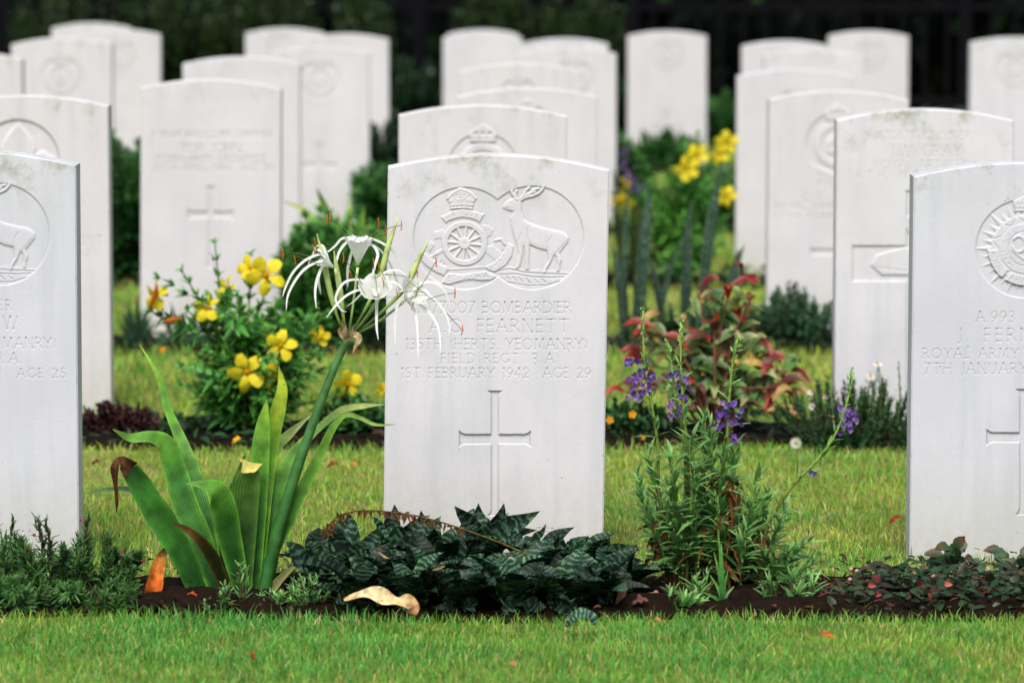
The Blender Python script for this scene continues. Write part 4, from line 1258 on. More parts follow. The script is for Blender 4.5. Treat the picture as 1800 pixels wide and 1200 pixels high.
for i, (c, d, tips) in enumerate(ROS):
    mb = MB()
    d = DEEP(d)
    zc = at(c[0], c[1], d)
    rr = np.random.default_rng(40 + i)
    for j, (tx, ty, dd) in enumerate(tips):
        T = at(tx, ty, d + dd)
        L0 = np.linalg.norm(T - zc)
        B = zc + np.array((rr.normal(0, .006), dd * .15, -max(.035, .10 - L0)))
        B[2] = max(B[2], .01)
        L = np.linalg.norm(T - B)
        side = T - B; side[2] = 0
        ctl = B + side * rr.uniform(.22, .5) + np.array((rr.normal(0, .012), (-.02 if dd < 0 else .012), rr.uniform(.35, .6) * max(L * .8, T[2] - B[2])))
        q = np.linspace(0, 1, 7)[:, None]
        P = B * (1 - q) ** 2 + 2 * ctl * q * (1 - q) + T * q ** 2
        P[1:-1] += rr.normal(0, .0025, (5, 3))
        w_ = np.clip(max(L0, .05) * rr.uniform(.5, .66), .026, .056)
        br = rr.choice([.45, .8, 1.0, 1.5], p=[.25, .3, .3, .15]) * (1.1 if dd > -.03 else .85)
        hint = np.array((rr.normal(0, .35), -1, .45 + rr.normal(0, .25)))
        tipc = (br * .8,) * 3 if rr.random() < .7 else (3.2, 2.0, 1.2)
        strip(mb, P, np.array([.5, .86, 1.0, .95, .72, .42, .015]) * w_, hint, fold=rr.uniform(.3, .7), nc=9, n=22,
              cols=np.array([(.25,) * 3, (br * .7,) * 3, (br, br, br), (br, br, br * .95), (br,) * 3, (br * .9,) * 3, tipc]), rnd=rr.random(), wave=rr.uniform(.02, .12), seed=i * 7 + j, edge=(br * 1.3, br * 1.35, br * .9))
    # the rest of the rosette, leaves set round its axis
    tilt_ = np.array((rr.normal(0, .18), -.28 + rr.normal(0, .12), 1.0))
    for j in range(12):
        a = j * 2.4 + rr.normal(0, .2); el = R(72 - 4.6 * j + rr.normal(0, 7))
        out = np.array((math.cos(a), math.sin(a), 0))
        L = rr.uniform(.075, .115) * (1 if j > 2 else .8)
        dv = nrm(out * math.cos(el) + nrm(tilt_) * math.sin(el))
        B = zc + np.array((0, 0, -.05)) + out * .006
        B[2] = max(B[2], .012)
        P = np.array([B, B + (dv + UPV * .12) * L * .45, B + dv * L * .8, B + dv * L + out * .012 - UPV * .004])
        P[:, 2] = np.maximum(P[:, 2], .008)
        br = rr.choice([.4, .75, 1.05, 1.5], p=[.25, .3, .3, .15])
        strip(mb, P, np.array([.5, .88, 1.0, .95, .7, .4, .015]) * L * rr.uniform(.44, .54), UPV - out * .7 + rr.normal(0, .12, 3), fold=rr.uniform(.35, .6), nc=7, n=16,
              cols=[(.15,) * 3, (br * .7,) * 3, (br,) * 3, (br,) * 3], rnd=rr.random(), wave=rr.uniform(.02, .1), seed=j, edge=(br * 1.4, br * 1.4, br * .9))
    # short leafy stock down to the soil
    tube(mb, [zc + (0, .02, -.03), np.array((zc[0], zc[1] + .03, 0))], [.010, .014], (.03, .03, .03), ns=7)
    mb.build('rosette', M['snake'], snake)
mb = MB()
FS = path([(965, 990), (930, 976), (890, 958), (860, 946), (800, 925), (740, 908), (690, 900), (640, 897), (600, 904), (580, 920), (574, 935)], DEEP(3.76), (0.02, -.02, 0, .04, .03))
tube(mb, FS, [.0016, .0014, .001], lin(120, 108, 60), ns=5, n=40, cols2=lin(84, 60, 36))
C_ = catmull(FS, 120)[45:]
rr = np.random.default_rng(5)
n_ = 130
bi = rr.integers(0, len(C_), n_)
leaves(mb, C_[bi], np.stack([rr.normal(0, .5, n_), rr.normal(-.3, .4, n_), rr.normal(-.7, .6, n_)], 1), (0, -1, .3), rr.uniform(.006, .018, n_), rr.uniform(.002, .005, n_), lin(84, 58, 36) * .8, lin(120, 80, 40), prof='lance')
mb.build('flower_stalk', M['dry'], snake)['label'] = 'dried brown arching flower stalk'
mb = MB()
for pts, w_, cl in (([(696, 1058), (702, 1028), (712, 1012)], 26, lin(110, 80, 58)), ([(750, 1000), (766, 1000), (782, 994)], 5, lin(190, 160, 110)),
                    ([(770, 1046), (774, 1030), (768, 1014)], 7, lin(200, 150, 110)), ([(828, 1068), (858, 1076), (888, 1082)], 10, lin(150, 140, 110)), ([(890, 1076), (906, 1072), (920, 1066)], 6, lin(150, 130, 100)),
                    ([(1082, 1062), (1094, 1042), (1104, 1030)], 15, lin(170, 120, 104)), ([(666, 970), (676, 978), (684, 981)], 4, lin(200, 170, 120)), ([(792, 1010), (796, 1004), (810, 1000)], 8, lin(170, 130, 100))):
    strip(mb, path(pts, DEEP(3.70), (0, -.01)), np.array([2, w_, 2]) * K, CAMV, fold=.5, nc=5, n=12, cols=[cl * .6, cl, cl * .7], wave=.3, seed=w_)
mb.build('dry_leaves', M['dry'], snake)['label'] = 'shrivelled tan leaf scraps between the rosettes'


# ---- general shrub pieces ---------------------------------------------------
def along(P, n):
    C = catmull(P, n); return C, nrm(np.gradient(C, axis=0))


def whorls(mb, P, n, per, L, W, col, tip, t0=.15, tilt=1.0, spread=.25, droop=.15, prof='lance', rng=RNG, taper=.55, fold=.25):
    """leaves in whorls along a stem"""
    C, T = along(P, n * 3)
    sel = np.linspace(t0, 1, n); ii = np.clip((sel * (n * 3 - 1)).astype(int), 0, n * 3 - 1)
    Bs, Ds, Us, Ls, Ws, Cs, Ts = [], [], [], [], [], [], []
    for q, i in zip(sel, ii):
        t = T[i]
        a0 = rng.uniform(0, 2 * np.pi)
        e1 = nrm(np.cross(t, (0.3, 1, .2))); e2 = np.cross(t, e1)
        for k in range(per):
            a = a0 + 2 * np.pi * k / per + rng.normal(0, .25)
            r = e1 * math.cos(a) + e2 * math.sin(a)
            tl = tilt * (1 - .45 * q) + rng.normal(0, spread)
            d = t * math.cos(tl) + r * math.sin(tl)
            sc_ = (1 - taper * max(0, q - .45) / .55) * rng.uniform(.7, 1.15)
            Bs.append(C[i] + rng.normal(0, .002, 3)); Ds.append(d); Us.append(t * .9 + UPV * .4 + np.array((0, -.25, 0))); Ls.append(L * sc_); Ws.append(W * sc_)
            b = rng.uniform(.65, 1.3)
            Cs.append(col * b * (1 - .0 * q)); Ts.append((tip if q > .6 else col * 1.2 * .5 + tip * .5) * b)
    leaves(mb, Bs, Ds, np.array(Us), np.array(Ls), np.array(Ws), np.array(Cs), np.array(Ts), droop=droop, fold=fold, prof=prof)


def flower5(mb, c, face, size, col, throat, n=5, prof='round', back=.25, rng=RNG, rot=None, wid=.8):
    face = nrm(np.asarray(face, float))
    e1 = nrm(np.cross(face, (0.1, .2, 1))); e2 = np.cross(face, e1)
    a = np.arange(n) * 2 * np.pi / n + (rng.uniform(0, 6) if rot is None else rot)
    r = e1[None] * np.cos(a)[:, None] + e2[None] * np.sin(a)[:, None]
    d = nrm(r + face * back)
    b = rng.uniform(.88, 1.1, (n, 1))
    leaves(mb, np.asarray(c) + r * size * .04, d, face, size * .5, size * .5 * wid, throat * b, col * b, droop=.08, fold=-.12, prof=prof)


def cone(mb, a, b, r0, r1, col, col2=None, ns=8):
    tube(mb, [a, b], [r0, r1], col, ns=ns, n=4, cols2=col2)


def bushy(mb_s, mb_l, base, rad, h, nst, nleaf, L, W, col, tip, rng, per=2, prof='lance', lean=.9, tilt=1.0, scol=lin(70, 56, 36), srad=.003, droop=.15, zmin=0.0):
    """a rounded small bush: stems fanning from the base with leaves along them"""
    base = np.asarray(base, float)
    for k in range(nst):
        a = rng.uniform(0, 2 * np.pi); r = math.sqrt(rng.random())
        e = base + np.array((math.cos(a) * r * rad[0], math.sin(a) * r * rad[1], h * (1 - .55 * r * r * lean) * rng.uniform(.75, 1.08)))
        b = base + np.array((math.cos(a) * r * rad[0] * .25, math.sin(a) * r * rad[1] * .25, zmin))
        m_ = (b + e) / 2 + np.array((math.cos(a) * r * rad[0] * .22, math.sin(a) * r * rad[1] * .2, rng.normal(0, .01)))
        P = np.array([b, m_, e])
        tube(mb_s, P, [srad, srad * .5], scol * rng.uniform(.7, 1.2), ns=4, n=6, cap=False)
        whorls(mb_l, P, nleaf, per, L, W, col * rng.uniform(.75, 1.2), tip * rng.uniform(.85, 1.15), t0=.12, tilt=tilt, prof=prof, rng=rng, taper=.35, droop=droop)


# ---- purple spikes right of the centre stone -------------------------------
AD = DEEP(3.83)
ang = thing('angelonia', 'upright plant with four purple flower spikes right of the sharp centre stone', 'flowering plant', (at(1250, 1000, AD)[0], AD, 0))
KA = mpp(800, AD)
GA, GAT = lin(88, 146, 74), lin(156, 198, 116)
rr = np.random.default_rng(11)
SPIKES = [([(1192, 1035), (1160, 880), (1156, 780), (1142, 690), (1132, 620), (1130, 546)], [(628, 700, 1122, 30), (650, 668, 1148, 12), (686, 702, 1124, 8)], -.02),
          ([(1205, 1040), (1204, 800), (1188, 700), (1180, 640), (1172, 600)], [(654, 678, 1186, 12), (690, 708, 1186, 14), (712, 735, 1192, 26)], .03),
          ([(1206, 1036), (1210, 830), (1202, 720), (1197, 650), (1197, 566)], [(652, 690, 1202, 14), (690, 706, 1206, 8)], -.03),
          ([(1280, 1042), (1278, 900), (1277, 800), (1282, 700), (1288, 640), (1297, 594)], [(696, 720, 1284, 22), (720, 752, 1280, 34), (760, 776, 1292, 10)], 0.0),
          ([(1325, 1040), (1345, 940), (1368, 890), (1400, 845), (1440, 805), (1470, 760), (1490, 702), (1497, 648)], [(712, 740, 1488, 26), (740, 764, 1484, 16), (826, 838, 1428, 6)], -.03)]
for pts, fl, off in SPIKES:
    P = foot(path(pts, AD, (off, off)), 0)
    s = MB(); l = MB()
    tube(s, P, [.0032, .0028, .0022, .0012], lin(74, 66, 36), ns=6, n=30, cols2=lin(140, 176, 70))
    so_ = s.build('flower_stem', M['stem'], ang)
    whorls(l, P, 20, 2, .040, .0070, GA, GAT, t0=.22, tilt=1.25, droop=.12, rng=rr, taper=.75)
    whorls(l, P[-2:], 9, 3, .014, .0042, GAT, lin(150, 200, 90), t0=.45, tilt=.9, rng=rr, taper=.55)
    for y0, y1, xc, hw in fl:
        f = MB()
        n = max(4, int((y1 - y0) * hw / 55))
        for q in range(n):
            yy = rr.uniform(y0, y1); xx = xc + rr.uniform(-.75, .75) * hw
            c = at(xx, yy, AD + off + rr.normal(-.004, .008))
            pc = lin(*[(138, 96, 192), (118, 78, 176), (158, 118, 206), (104, 68, 162)][rr.integers(4)])
            flower5(f, c, (rr.normal(0, .6), -1, rr.normal(.05, .4)), rr.uniform(.008, .0115), pc, pc * .6, rng=rr, back=.5, wid=.78)
            if q % 6 == 0: flower5(f, c + (0, -.003, -.003), (0, -1, 0), .005, np.array((.7, .65, .8)), pc, rng=rr)
        f.build('flower_spike', M['petal'], so_)['label'] = 'purple flower spike'
    l.build('leaves', M['leaf'], so_)
# dense leafy shoots without flowers
SH = [(1120, 840, 1180), (1140, 800, 1190), (1215, 770, 1225), (1238, 735, 1240), (1250, 750, 1256), (1180, 860, 1200), (1160, 900, 1195), (1230, 840, 1236), (1330, 840, 1310), (1350, 870, 1320), (1378, 900, 1330),
      (1420, 950, 1345), (1440, 985, 1350), (1300, 880, 1295), (1262, 870, 1265), (1310, 930, 1300), (1395, 960, 1340), (1340, 950, 1318), (1205, 900, 1215), (1365, 935, 1325), (1290, 790, 1284), (1320, 900, 1310), (1412, 1010, 1350), (1376, 1000, 1330), (1340, 1010, 1318), (1128, 870, 1186), (1150, 940, 1192), (1275, 940, 1280), (1240, 900, 1250), (1218, 950, 1226), (1300, 985, 1300), (1180, 800, 1195), (1268, 800, 1270)]
for k, (tx, ty, bx) in enumerate(SH):
    off = rr.uniform(-.07, .06)
    s = MB(); l = MB()
    P = foot(path([(bx, 1045), ((bx * 1.3 + tx) / 2.3, (1040 + ty) / 2), (tx, ty)], AD, (off * .4, off)), 0)
    tube(s, P, [.0028, .0014], lin(70, 60, 34), ns=5, n=10, cols2=lin(100, 130, 60))
    so_ = s.build('shoot', M['stem'], ang)
    whorls(l, P, max(9, int((1045 - ty) / 12)), 3, .056, .0088, GA * rr.uniform(.75, 1.15), GAT * .85, t0=.22, tilt=1.15, droop=.22, rng=rr, taper=.3)
    l.build('leaves', M['leaf'], so_)
mb = MB()
n = 190
cx_ = np.concatenate([rr.normal(1280, 9, 70), rr.uniform(1140, 1350, 120)]); cy__ = np.concatenate([rr.uniform(830, 1030, 70), rr.uniform(900, 1050, 120)])
Bp = np.array([at(x, y, AD + rr.normal(0, .03)) for x, y in zip(cx_, cy__)]); Bp[:, 2] = np.maximum(Bp[:, 2], .01)
leaves(mb, Bp, np.stack([rr.normal(0, .5, n), rr.normal(-.3, .5, n), rr.normal(-.8, .4, n)], 1), (0, -1, .2), rr.uniform(.02, .045, n), rr.uniform(.004, .008, n), lin(84, 52, 30) * .8, lin(120, 74, 40), droop=.2, fold=.5)
mb.build('withered_leaves', M['dry'], ang)['label'] = 'withered brown leaves low on the stems'
# broad bladed grass tuft in front
tuft = thing('grass_tuft', 'tuft of broad grass blades standing in soil before the purple flowers', 'grass tuft', (at(1270, 1060, DEEP(3.73))[0], DEEP(3.73), 0))
mb = MB()
for k, (x, y) in enumerate(((1262, 930), (1255, 970), (1268, 955), (1280, 1000), (1248, 1010), (1290, 1030), (1235, 1040))):
    strip(mb, foot(path([(1271 + k % 3 - 1, 1066), (1270 + (x - 1270) * .25, (1066 + y) / 2), (x, y)], DEEP(3.73), (0, .02 * (k % 3) - .02)), 0), np.array([4, 7, 1]) * K, CAMV, fold=.4, nc=3, n=12, cols=[lin(60, 120, 60), lin(84, 150, 70), lin(110, 170, 80)])
mb.build('blades', M['leaf'], tuft)


def seedling(px, py, D, hpx, wpx, n, name, label, cat, col=GA, tip=GAT, L=.03, W=.006, group=None, per=3, seed=1, prof='lance', mat='leaf'):
    r_ = np.random.default_rng(seed)
    D = DEEP(D); b = gnd(px, py); b[1] = D
    o = thing(name, label, cat, (b[0], b[1], 0), group)
    s, l = MB(), MB()
    k = mpp(py, D)
    bushy(s, l, (b[0], b[1], 0), (wpx * k / 2, wpx * k / 2 * .8), hpx * k, n, 8, L, W, col, tip, r_, per=per, prof=prof, tilt=1.0)
    s.build('stems', M['stem'], o); l.build('leaves', M[mat], o)
    return o


seedling(1222, 1072, 3.74, 62, 90, 4, 'seedling', 'small green weed seedling on soil left of the broad grass tuft', 'weed', seed=3, L=.036)
seedling(1170, 1082, 3.71, 30, 120, 5, 'seedling', 'low creeping weed on soil between snake plant and purple flowers', 'weed', seed=4, L=.04, W=.008)
seedling(1380, 1066, 3.75, 60, 130, 7, 'seedling', 'leafy weed spreading on soil right of the broad grass tuft', 'weed', seed=5, L=.04)
seedling(430, 1078, 3.71, 118, 30, 3, 'seedling', 'feathery upright weed in front of the spider lily', 'weed', seed=6, L=.026, W=.004, per=4)
seedling(388, 1080, 3.70, 54, 70, 5, 'seedling', 'tiny leafy weed at left foot of the spider lily', 'weed', seed=7, L=.018, W=.006)
seedling(548, 1074, 3.72, 66, 100, 8, 'seedling', 'bushy small weed between spider lily and snake plant', 'weed', seed=8, L=.026, W=.0045, per=4)
seedling(480, 1078, 3.71, 40, 80, 6, 'seedling', 'fine leaved weed right of the feathery weed', 'weed', seed=9, L=.022, W=.004, per=4)
seedling(545, 1000, 3.86, 54, 60, 5, 'grass_tuft', 'thin grassy weed at the left tip of snake plant', 'weed', seed=10, L=.05, W=.004, per=2, prof='needle')

# ---- needle leaved herb at the left foot of the bed -----------------------
rr = np.random.default_rng(21)
HERBS = [(-60, 1010, 3.88, 130, 220, 'fine needle leaved bush cut off by the left frame edge'), (70, 1010, 3.80, 105, 190, 'fine needle leaved bush before the stone at left edge'), (185, 1015, 3.84, 95, 190, 'fine needle leaved bush between left stone and the orange withered leaf'),
         (20, 1056, 3.72, 70, 220, 'low needle leaved bush at the bottom left bed edge'), (160, 1062, 3.72, 56, 180, 'low needle leaved bush next to the orange withered leaf')]
for k, (px, py, D, h, w_, lb) in enumerate(HERBS):
    D = DEEP(D); b = gnd(px, py); kk = mpp(py, D)
    o = thing('needle_herb', lb, 'herb', (b[0], D, 0), 'needle leaved herbs in the front bed')
    s, l, f = MB(), MB(), MB()
    bushy(s, l, (b[0], D, 0), (w_ * kk / 2, .10), h * kk, 24, 18, .025, .0034, lin(46, 90, 40), lin(92, 138, 66), rr, per=4, prof='needle', lean=.7, scol=lin(84, 52, 44), srad=.0018)
    if k < 3:
        for x, y, y1 in {0: [(14, 1000, 916), (-30, 1000, 905)], 1: [(70, 1000, 912), (84, 1000, 918), (40, 1000, 950), (112, 990, 962)], 2: [(146, 1000, 910), (200, 1000, 965), (232, 1000, 975)]}[k]:
            P = path([(x, y), (x + 4, (y + y1) / 2), (x + rr.normal(0, 6), y1)], D, (0, -.02))
            tube(s, P, [.002, .0012], lin(104, 60, 52), ns=5, n=8)
            whorls(l, P, 16, 4, .022, .0036, lin(46, 88, 46), lin(84, 128, 70), t0=.05, tilt=.95, prof='needle', rng=rr, taper=.3)
    s.build('stems', M['stem'], o); l.build('leaves', M['leaf'], o)
    if k in (1, 2):
        for x, y in ({1: [(60, 940), (48, 962)], 2: [(214, 972), (252, 985), (142, 915)]}[k]):
            flower5(f, at(x, y, D - .06), (0, -1, .5), .006, lin(170, 70, 100) if k == 2 else lin(96, 40, 44), lin(110, 30, 50), rng=rr)
        f.build('blossoms', M['petal'], o)

# ---- creeping cover at the right with pinkish heads and rose-like sprigs --
rr = np.random.default_rng(23)
gc = MB(); hd = MB(); sm = MB()
n = 1700
px = rr.uniform(1440, 2150, n); D = np.clip(rr.normal(DEEP(3.765), .075, n), DEEP(3.69), DEEP(4.02))
wgt = np.clip((px - 1440) / 90, .1, 1)
zz = rr.uniform(0, 1, n) ** 1.2 * .055 * wgt * (1 - np.abs(D - DEEP(3.77)) / .6)
Bp = np.array([at(p, 1000, d) for p, d in zip(px, D)]); Bp[:, 2] = .008 + zz
pick = rr.random(n)
cc = np.where(pick[:, None] < .72, lin(44, 72, 40), np.where(pick[:, None] < .94, lin(60, 54, 40), lin(120, 42, 34))) * rr.uniform(.5, 1.2, (n, 1))
leaves(gc, Bp, np.stack([rr.normal(0, 1, n), rr.normal(-.4, .8, n), rr.normal(.25, .4, n)], 1), (0, -.35, 1), rr.uniform(.014, .03, n), rr.uniform(.009, .017, n), cc, cc * 1.25, droop=.2, prof='ovate')
for k in range(70):
    a = Bp[rr.integers(n)].copy(); a[2] = .008
    e = a + np.array((rr.normal(0, .03), rr.normal(0, .03), rr.uniform(.01, .045)))
    tube(sm, [a, (a + e) / 2 + (0, 0, .015), e], [.0013, .0008], lin(110, 60, 44), ns=4, n=6, cap=False)
HEADS = [(1496, 1000), (1503, 1022), (1526, 1012), (1579, 1008), (1494, 1018), (1506, 1003), (1628, 1000), (1684, 1004), (1718, 1010), (1733, 1002), (1738, 1000), (1545, 1018), (1640, 1012), (1700, 1030)]
for x, y in HEADS:
    c = at(x, y, DEEP(3.78))
    tube(sm, [np.array((c[0] + .01, c[1] + .01, .02)), c], [.001, .0008], lin(120, 84, 60), ns=4, n=3, cap=False)
    th = np.linspace(0, np.pi, 6)[:, None]; ph = np.linspace(0, 2 * np.pi, 8, endpoint=False)[None]
    r0 = .0036
    V = np.stack([np.sin(th) * np.cos(ph), np.sin(th) * np.sin(ph), np.cos(th) * np.ones_like(ph)], -1) * r0 * rr.uniform(.85, 1.1, (6, 8, 1)) + c
    i = np.arange(48).reshape(6, 8); j = np.roll(i, -1, 1)
    hd.add(V, q=np.stack([i[:-1], i[1:], j[1:], j[:-1]], -1).reshape(-1, 4), c=lin(216, 180, 170))
for x, y, c1 in ((1628, 1068, (226, 110, 60)), (1656, 1088, (226, 90, 50)), (1736, 1072, (190, 70, 40)), (1720, 1072, (200, 80, 50)), (1790, 1086, (200, 80, 40)), (1530, 1028, (150, 44, 40)), (1540, 1044, (140, 30, 30)), (1664, 1026, (190, 80, 50))):
    leaves(gc, [at(x - 4, y, DEEP(3.70))], [(1, -.2, .1)], (0, -1, .3), .013, .009, lin(*c1) * .85, lin(*c1), prof='ovate')
cov = thing('ground_cover', 'low creeping ground cover with reddish leaves and pinkish round heads at lower right', 'ground cover', (at(1700, 1000, DEEP(3.83))[0], DEEP(3.83), 0))
cov['kind'] = 'stuff'
gc.build('leaves', M['leaf'], cov); sm.build('stems', M['stem'], cov); hd.build('flower_heads', M['petal'], cov)
for k, (bx, tips, lb) in enumerate(((1680, [(1640, 978), (1668, 960), (1690, 968), (1712, 985), (1680, 962), (1655, 975), (1700, 1000), (1660, 1000), (1690, 1010)], 'dark glossy rose sprig before the star badge stone'),
                                    (1788, [(1758, 968), (1764, 984), (1800, 980), (1780, 1005), (1798, 995), (1815, 970)], 'dark rose sprig at the lower right frame edge'))):
    o = thing('rose_sprig', lb, 'plant', (at(bx, 1000, DEEP(3.84))[0], DEEP(3.84), 0))
    s, l = MB(), MB()
    c0 = np.array((at(bx, 1000, DEEP(3.84))[0], DEEP(3.84), .0)); hub = at(bx, 1004, DEEP(3.82))
    tube(s, [c0, (c0 + hub) / 2 + (.004, 0, 0), hub], [.0022, .0016], lin(84, 44, 40), ns=5, n=6)
    for x, y in tips:
        e = at(x, y, DEEP(3.82) + rr.normal(0, .02))
        tube(s, [hub, (hub + e) / 2 + (0, 0, .005), e], [.0014, .0009], lin(84, 44, 40), ns=4, n=5, cap=False)
        for q in range(4):
            dv = nrm(e - hub) + rr.normal(0, .55, 3)
            cl = lin(52, 80, 48) * rr.uniform(.7, 1.2)
            leaves(l, [e - (e - hub) * .25 * q], [dv], (0, -.8, .8), .030, .021, cl, cl * 1.3 if q else lin(110, 60, 44), prof='ovate', droop=.2)
    s.build('stems', M['stem'], o); l.build('leaves', M['leaf'], o)

# ---- yellow trumpet shrub (second bed) ------------------------------------
YEL, YTH = np.array((.88, .73, .03)), np.array((.80, .56, .012))


def trumpet(fl, px, py, D, face, spx, rng, rot=None, tube_dir=None):
    c = at(px, py, D); k = mpp(py, D)
    face = nrm(np.array(face, float))
    e1 = nrm(np.cross(face, (0.1, .2, 1))); e2 = np.cross(face, e1)
    a0 = rng.uniform(0, 6) if rot is None else rot
    sz = spx * k * .56
    for q in range(5):
        a = a0 + q * 2 * np.pi / 5 + rng.normal(0, .08)
        r = e1 * math.cos(a) + e2 * math.sin(a); tg = -e1 * math.sin(a) + e2 * math.cos(a)
        bk = rng.uniform(-.22, .14)
        P = [c - face * sz * .3 + r * sz * .10, c - face * sz * .02 + r * sz * .24, c + face * sz * .08 + r * sz * .58, c + face * sz * (.06 + bk) + r * sz * .88 + tg * sz * .05, c + face * sz * bk * 1.6 + r * sz * 1.02 + tg * sz * .08]
        b = rng.uniform(.86, 1.05)
        strip(fl, P, np.array([.14, .36, .74, .72, .10]) * sz, face + tg * .42, fold=-.16, nc=7, n=14, cols=[YTH * .9, YEL * .9, YEL * b, YEL * b, YEL * b * 1.03], wave=.07, seed=q + px)
    cone(fl, c - face * spx * k * .55, c + face * .001, spx * k * .035, spx * k * .085, lin(170, 160, 30), lin(222, 160, 10))
    cone(fl, c + face * .0015, c + face * .004, spx * k * .05, spx * k * .02, lin(222, 170, 14), lin(206, 140, 12))


def allamanda(root, D, base_px, tips, flowers, n, L, W, seed, buds=()):
    r_ = np.random.default_rng(seed)
    fl = None
    b0 = np.array((root.location[0], D, 0))
    for x, y, off in tips:
        s, l = MB(), MB()
        e = at(x, y, D + off)
        b = b0 + np.array((r_.normal(0, .02), r_.normal(0, .02), 0))
        m_ = b * .5 + e * .5 + np.array((-(e[0] - b[0]) * .12, 0, .04 + r_.normal(0, .015)))
        P = np.array([b, b * .75 + m_ * .25 + (0, 0, .02), m_, e])
        tube(s, P, [.005, .0038, .0026, .0014], lin(66, 50, 38), ns=6, n=16, cols2=lin(84, 110, 50))
        so_ = s.build('branch', M['stem'], root)
        whorls(l, P, n, 4, L, W, lin(66, 136, 58), lin(130, 186, 70), t0=.2, tilt=1.15, droop=.2, rng=r_, taper=.5)
        # side twigs
        for q in range(4):
            i = r_.uniform(.25, .85)
            C, _ = along(P, 40); p0 = C[int(i * 39)]
            e2 = p0 + np.array((r_.normal(0, .06), r_.normal(0, .05), r_.uniform(.03, .09)))
            Q = np.array([p0, (p0 + e2) / 2 + (0, 0, -.005), e2])
            tube(s, Q, [.0018, .001], lin(70, 70, 40), ns=4, n=5, cap=False)
            whorls(l, Q, 6, 4, L * .9, W * .9, lin(60, 128, 56), lin(116, 176, 66), t0=.2, tilt=1.1, droop=.2, rng=r_, taper=.4)
        l.build('leaves', M['leaf'], so_)
    for x, y, off, face, sz, rot in flowers:
        f = MB(); trumpet(f, x, y, D + off, face, sz, r_, rot)
        f.build('flower', M['petal'], root)
    for pts in buds:
        f = MB(); P = path(pts, D, (-.05, -.06)); tube(f, P, [.002, .006, .0055, .002], lin(200, 110, 30), ns=7, n=8, cols2=lin(190, 90, 40)); f.build('flower_bud', M['petal'], root)


AL = DEEP(5.10)
al = thing('yellow_trumpet_shrub', 'shrub with yellow trumpet flowers behind the spider lily leaves', 'shrub', (at(425, 790, AL)[0], AL, 0))
allamanda(al, AL, (425, 790), [(320, 476, -.02), (378, 430, .02), (440, 450, .05), (500, 560, -.06), (560, 590, .0), (596, 640, .03), (352, 710, -.05), (470, 500, -.03), (540, 660, -.08), (330, 545, .04), (450, 560, .1), (400, 600, -.1), (520, 700, .02), (420, 520, -.04), (565, 560, .06), (590, 540, .04), (615, 600, .06), (590, 690, .0), (480, 610, .02), (530, 600, .05)],
          [(272, 517, -.03, (-.75, -.6, .1), 52, None), (363, 541, -.05, (-.5, -.8, .3), 46, None), (398, 505, .0, (-.6, -.7, .3), 44, None), (468, 484, -.04, (.2, -.9, .2), 62, .3), (440, 470, .02, (-.3, -.7, .5), 46, None),
           (494, 608, -.10, (.1, -1, .1), 50, .9), (434, 654, -.12, (0, -1, .05), 60, 1.55), (473, 660, -.06, (.4, -.8, -.1), 44, None), (563, 590, -.05, (.2, .9, .3), 34, None), (612, 675, .0, (.5, -.8, -.2), 48, None), (672, 684, .02, (.2, -.9, 0), 24, None)],
          15, .050, .0175, 31, buds=[[(262, 544), (268, 530), (274, 514), (276, 500)], [(320, 560), (304, 562), (296, 564), (290, 565)], [(425, 580), (414, 581), (408, 583), (402, 584)]])

# further plants of the second bed
def lowbush(name, label, cat, px, py, D, hpx, wpx, n, nl, L, W, col, tip, seed, per=3, prof='lance', mat='leaf', depth=None, lean=.9, group=None, scol=lin(70, 56, 36), tilt=1.0):
    r_ = np.random.default_rng(seed)
    D = DEEP(D); b = at(px, py, D); k = mpp(py, D)
    o = thing(name, label, cat, (b[0], D, 0), group)
    s, l = MB(), MB()
    bushy(s, l, (b[0], D, 0), (wpx * k / 2, depth or min(wpx * k / 2, .16)), hpx * k, n, nl, L, W, col, tip, r_, per=per, prof=prof, lean=lean, scol=scol, tilt=tilt)
    s.build('stems', M['stem'], o); l.build('leaves', M[mat], o)
    return o


lowbush('maroon_bush', 'low dark maroon bush at foot of the fleur badge stone', 'bush', 208, 790, 5.12, 62, 140, 60, 14, .018, .009, lin(54, 26, 28), lin(84, 40, 40), 41, prof='ovate', scol=lin(50, 26, 26))
lowbush('leafy_herb', 'low green herb with small leaves left of the centre stone, behind lily', 'herb', 622, 785, 5.10, 78, 150, 34, 9, .032, .018, lin(44, 96, 48), lin(84, 140, 64), 42, prof='ovate')
lowbush('leafy_herb', 'dim low herb strip between yellow trumpet shrub and maroon bush', 'herb', 330, 795, 5.15, 30, 260, 50, 7, .026, .014, lin(30, 62, 36), lin(56, 96, 48), 43, prof='ovate')
o = lowbush('leafy_herb', 'dark low herb with tiny yellow blooms right of the centre stone', 'herb', 1110, 795, 5.10, 62, 150, 44, 9, .026, .014, lin(34, 74, 40), lin(70, 116, 54), 44, prof='ovate')
f = MB()
for x, y in ((1072, 738), (1112, 728), (1128, 770)):
    flower5(f, at(x, y, DEEP(5.02)), (0, -1, .4), .016, lin(246, 190, 30), lin(220, 120, 20))
f.build('blossoms', M['petal'], o)
f = MB()
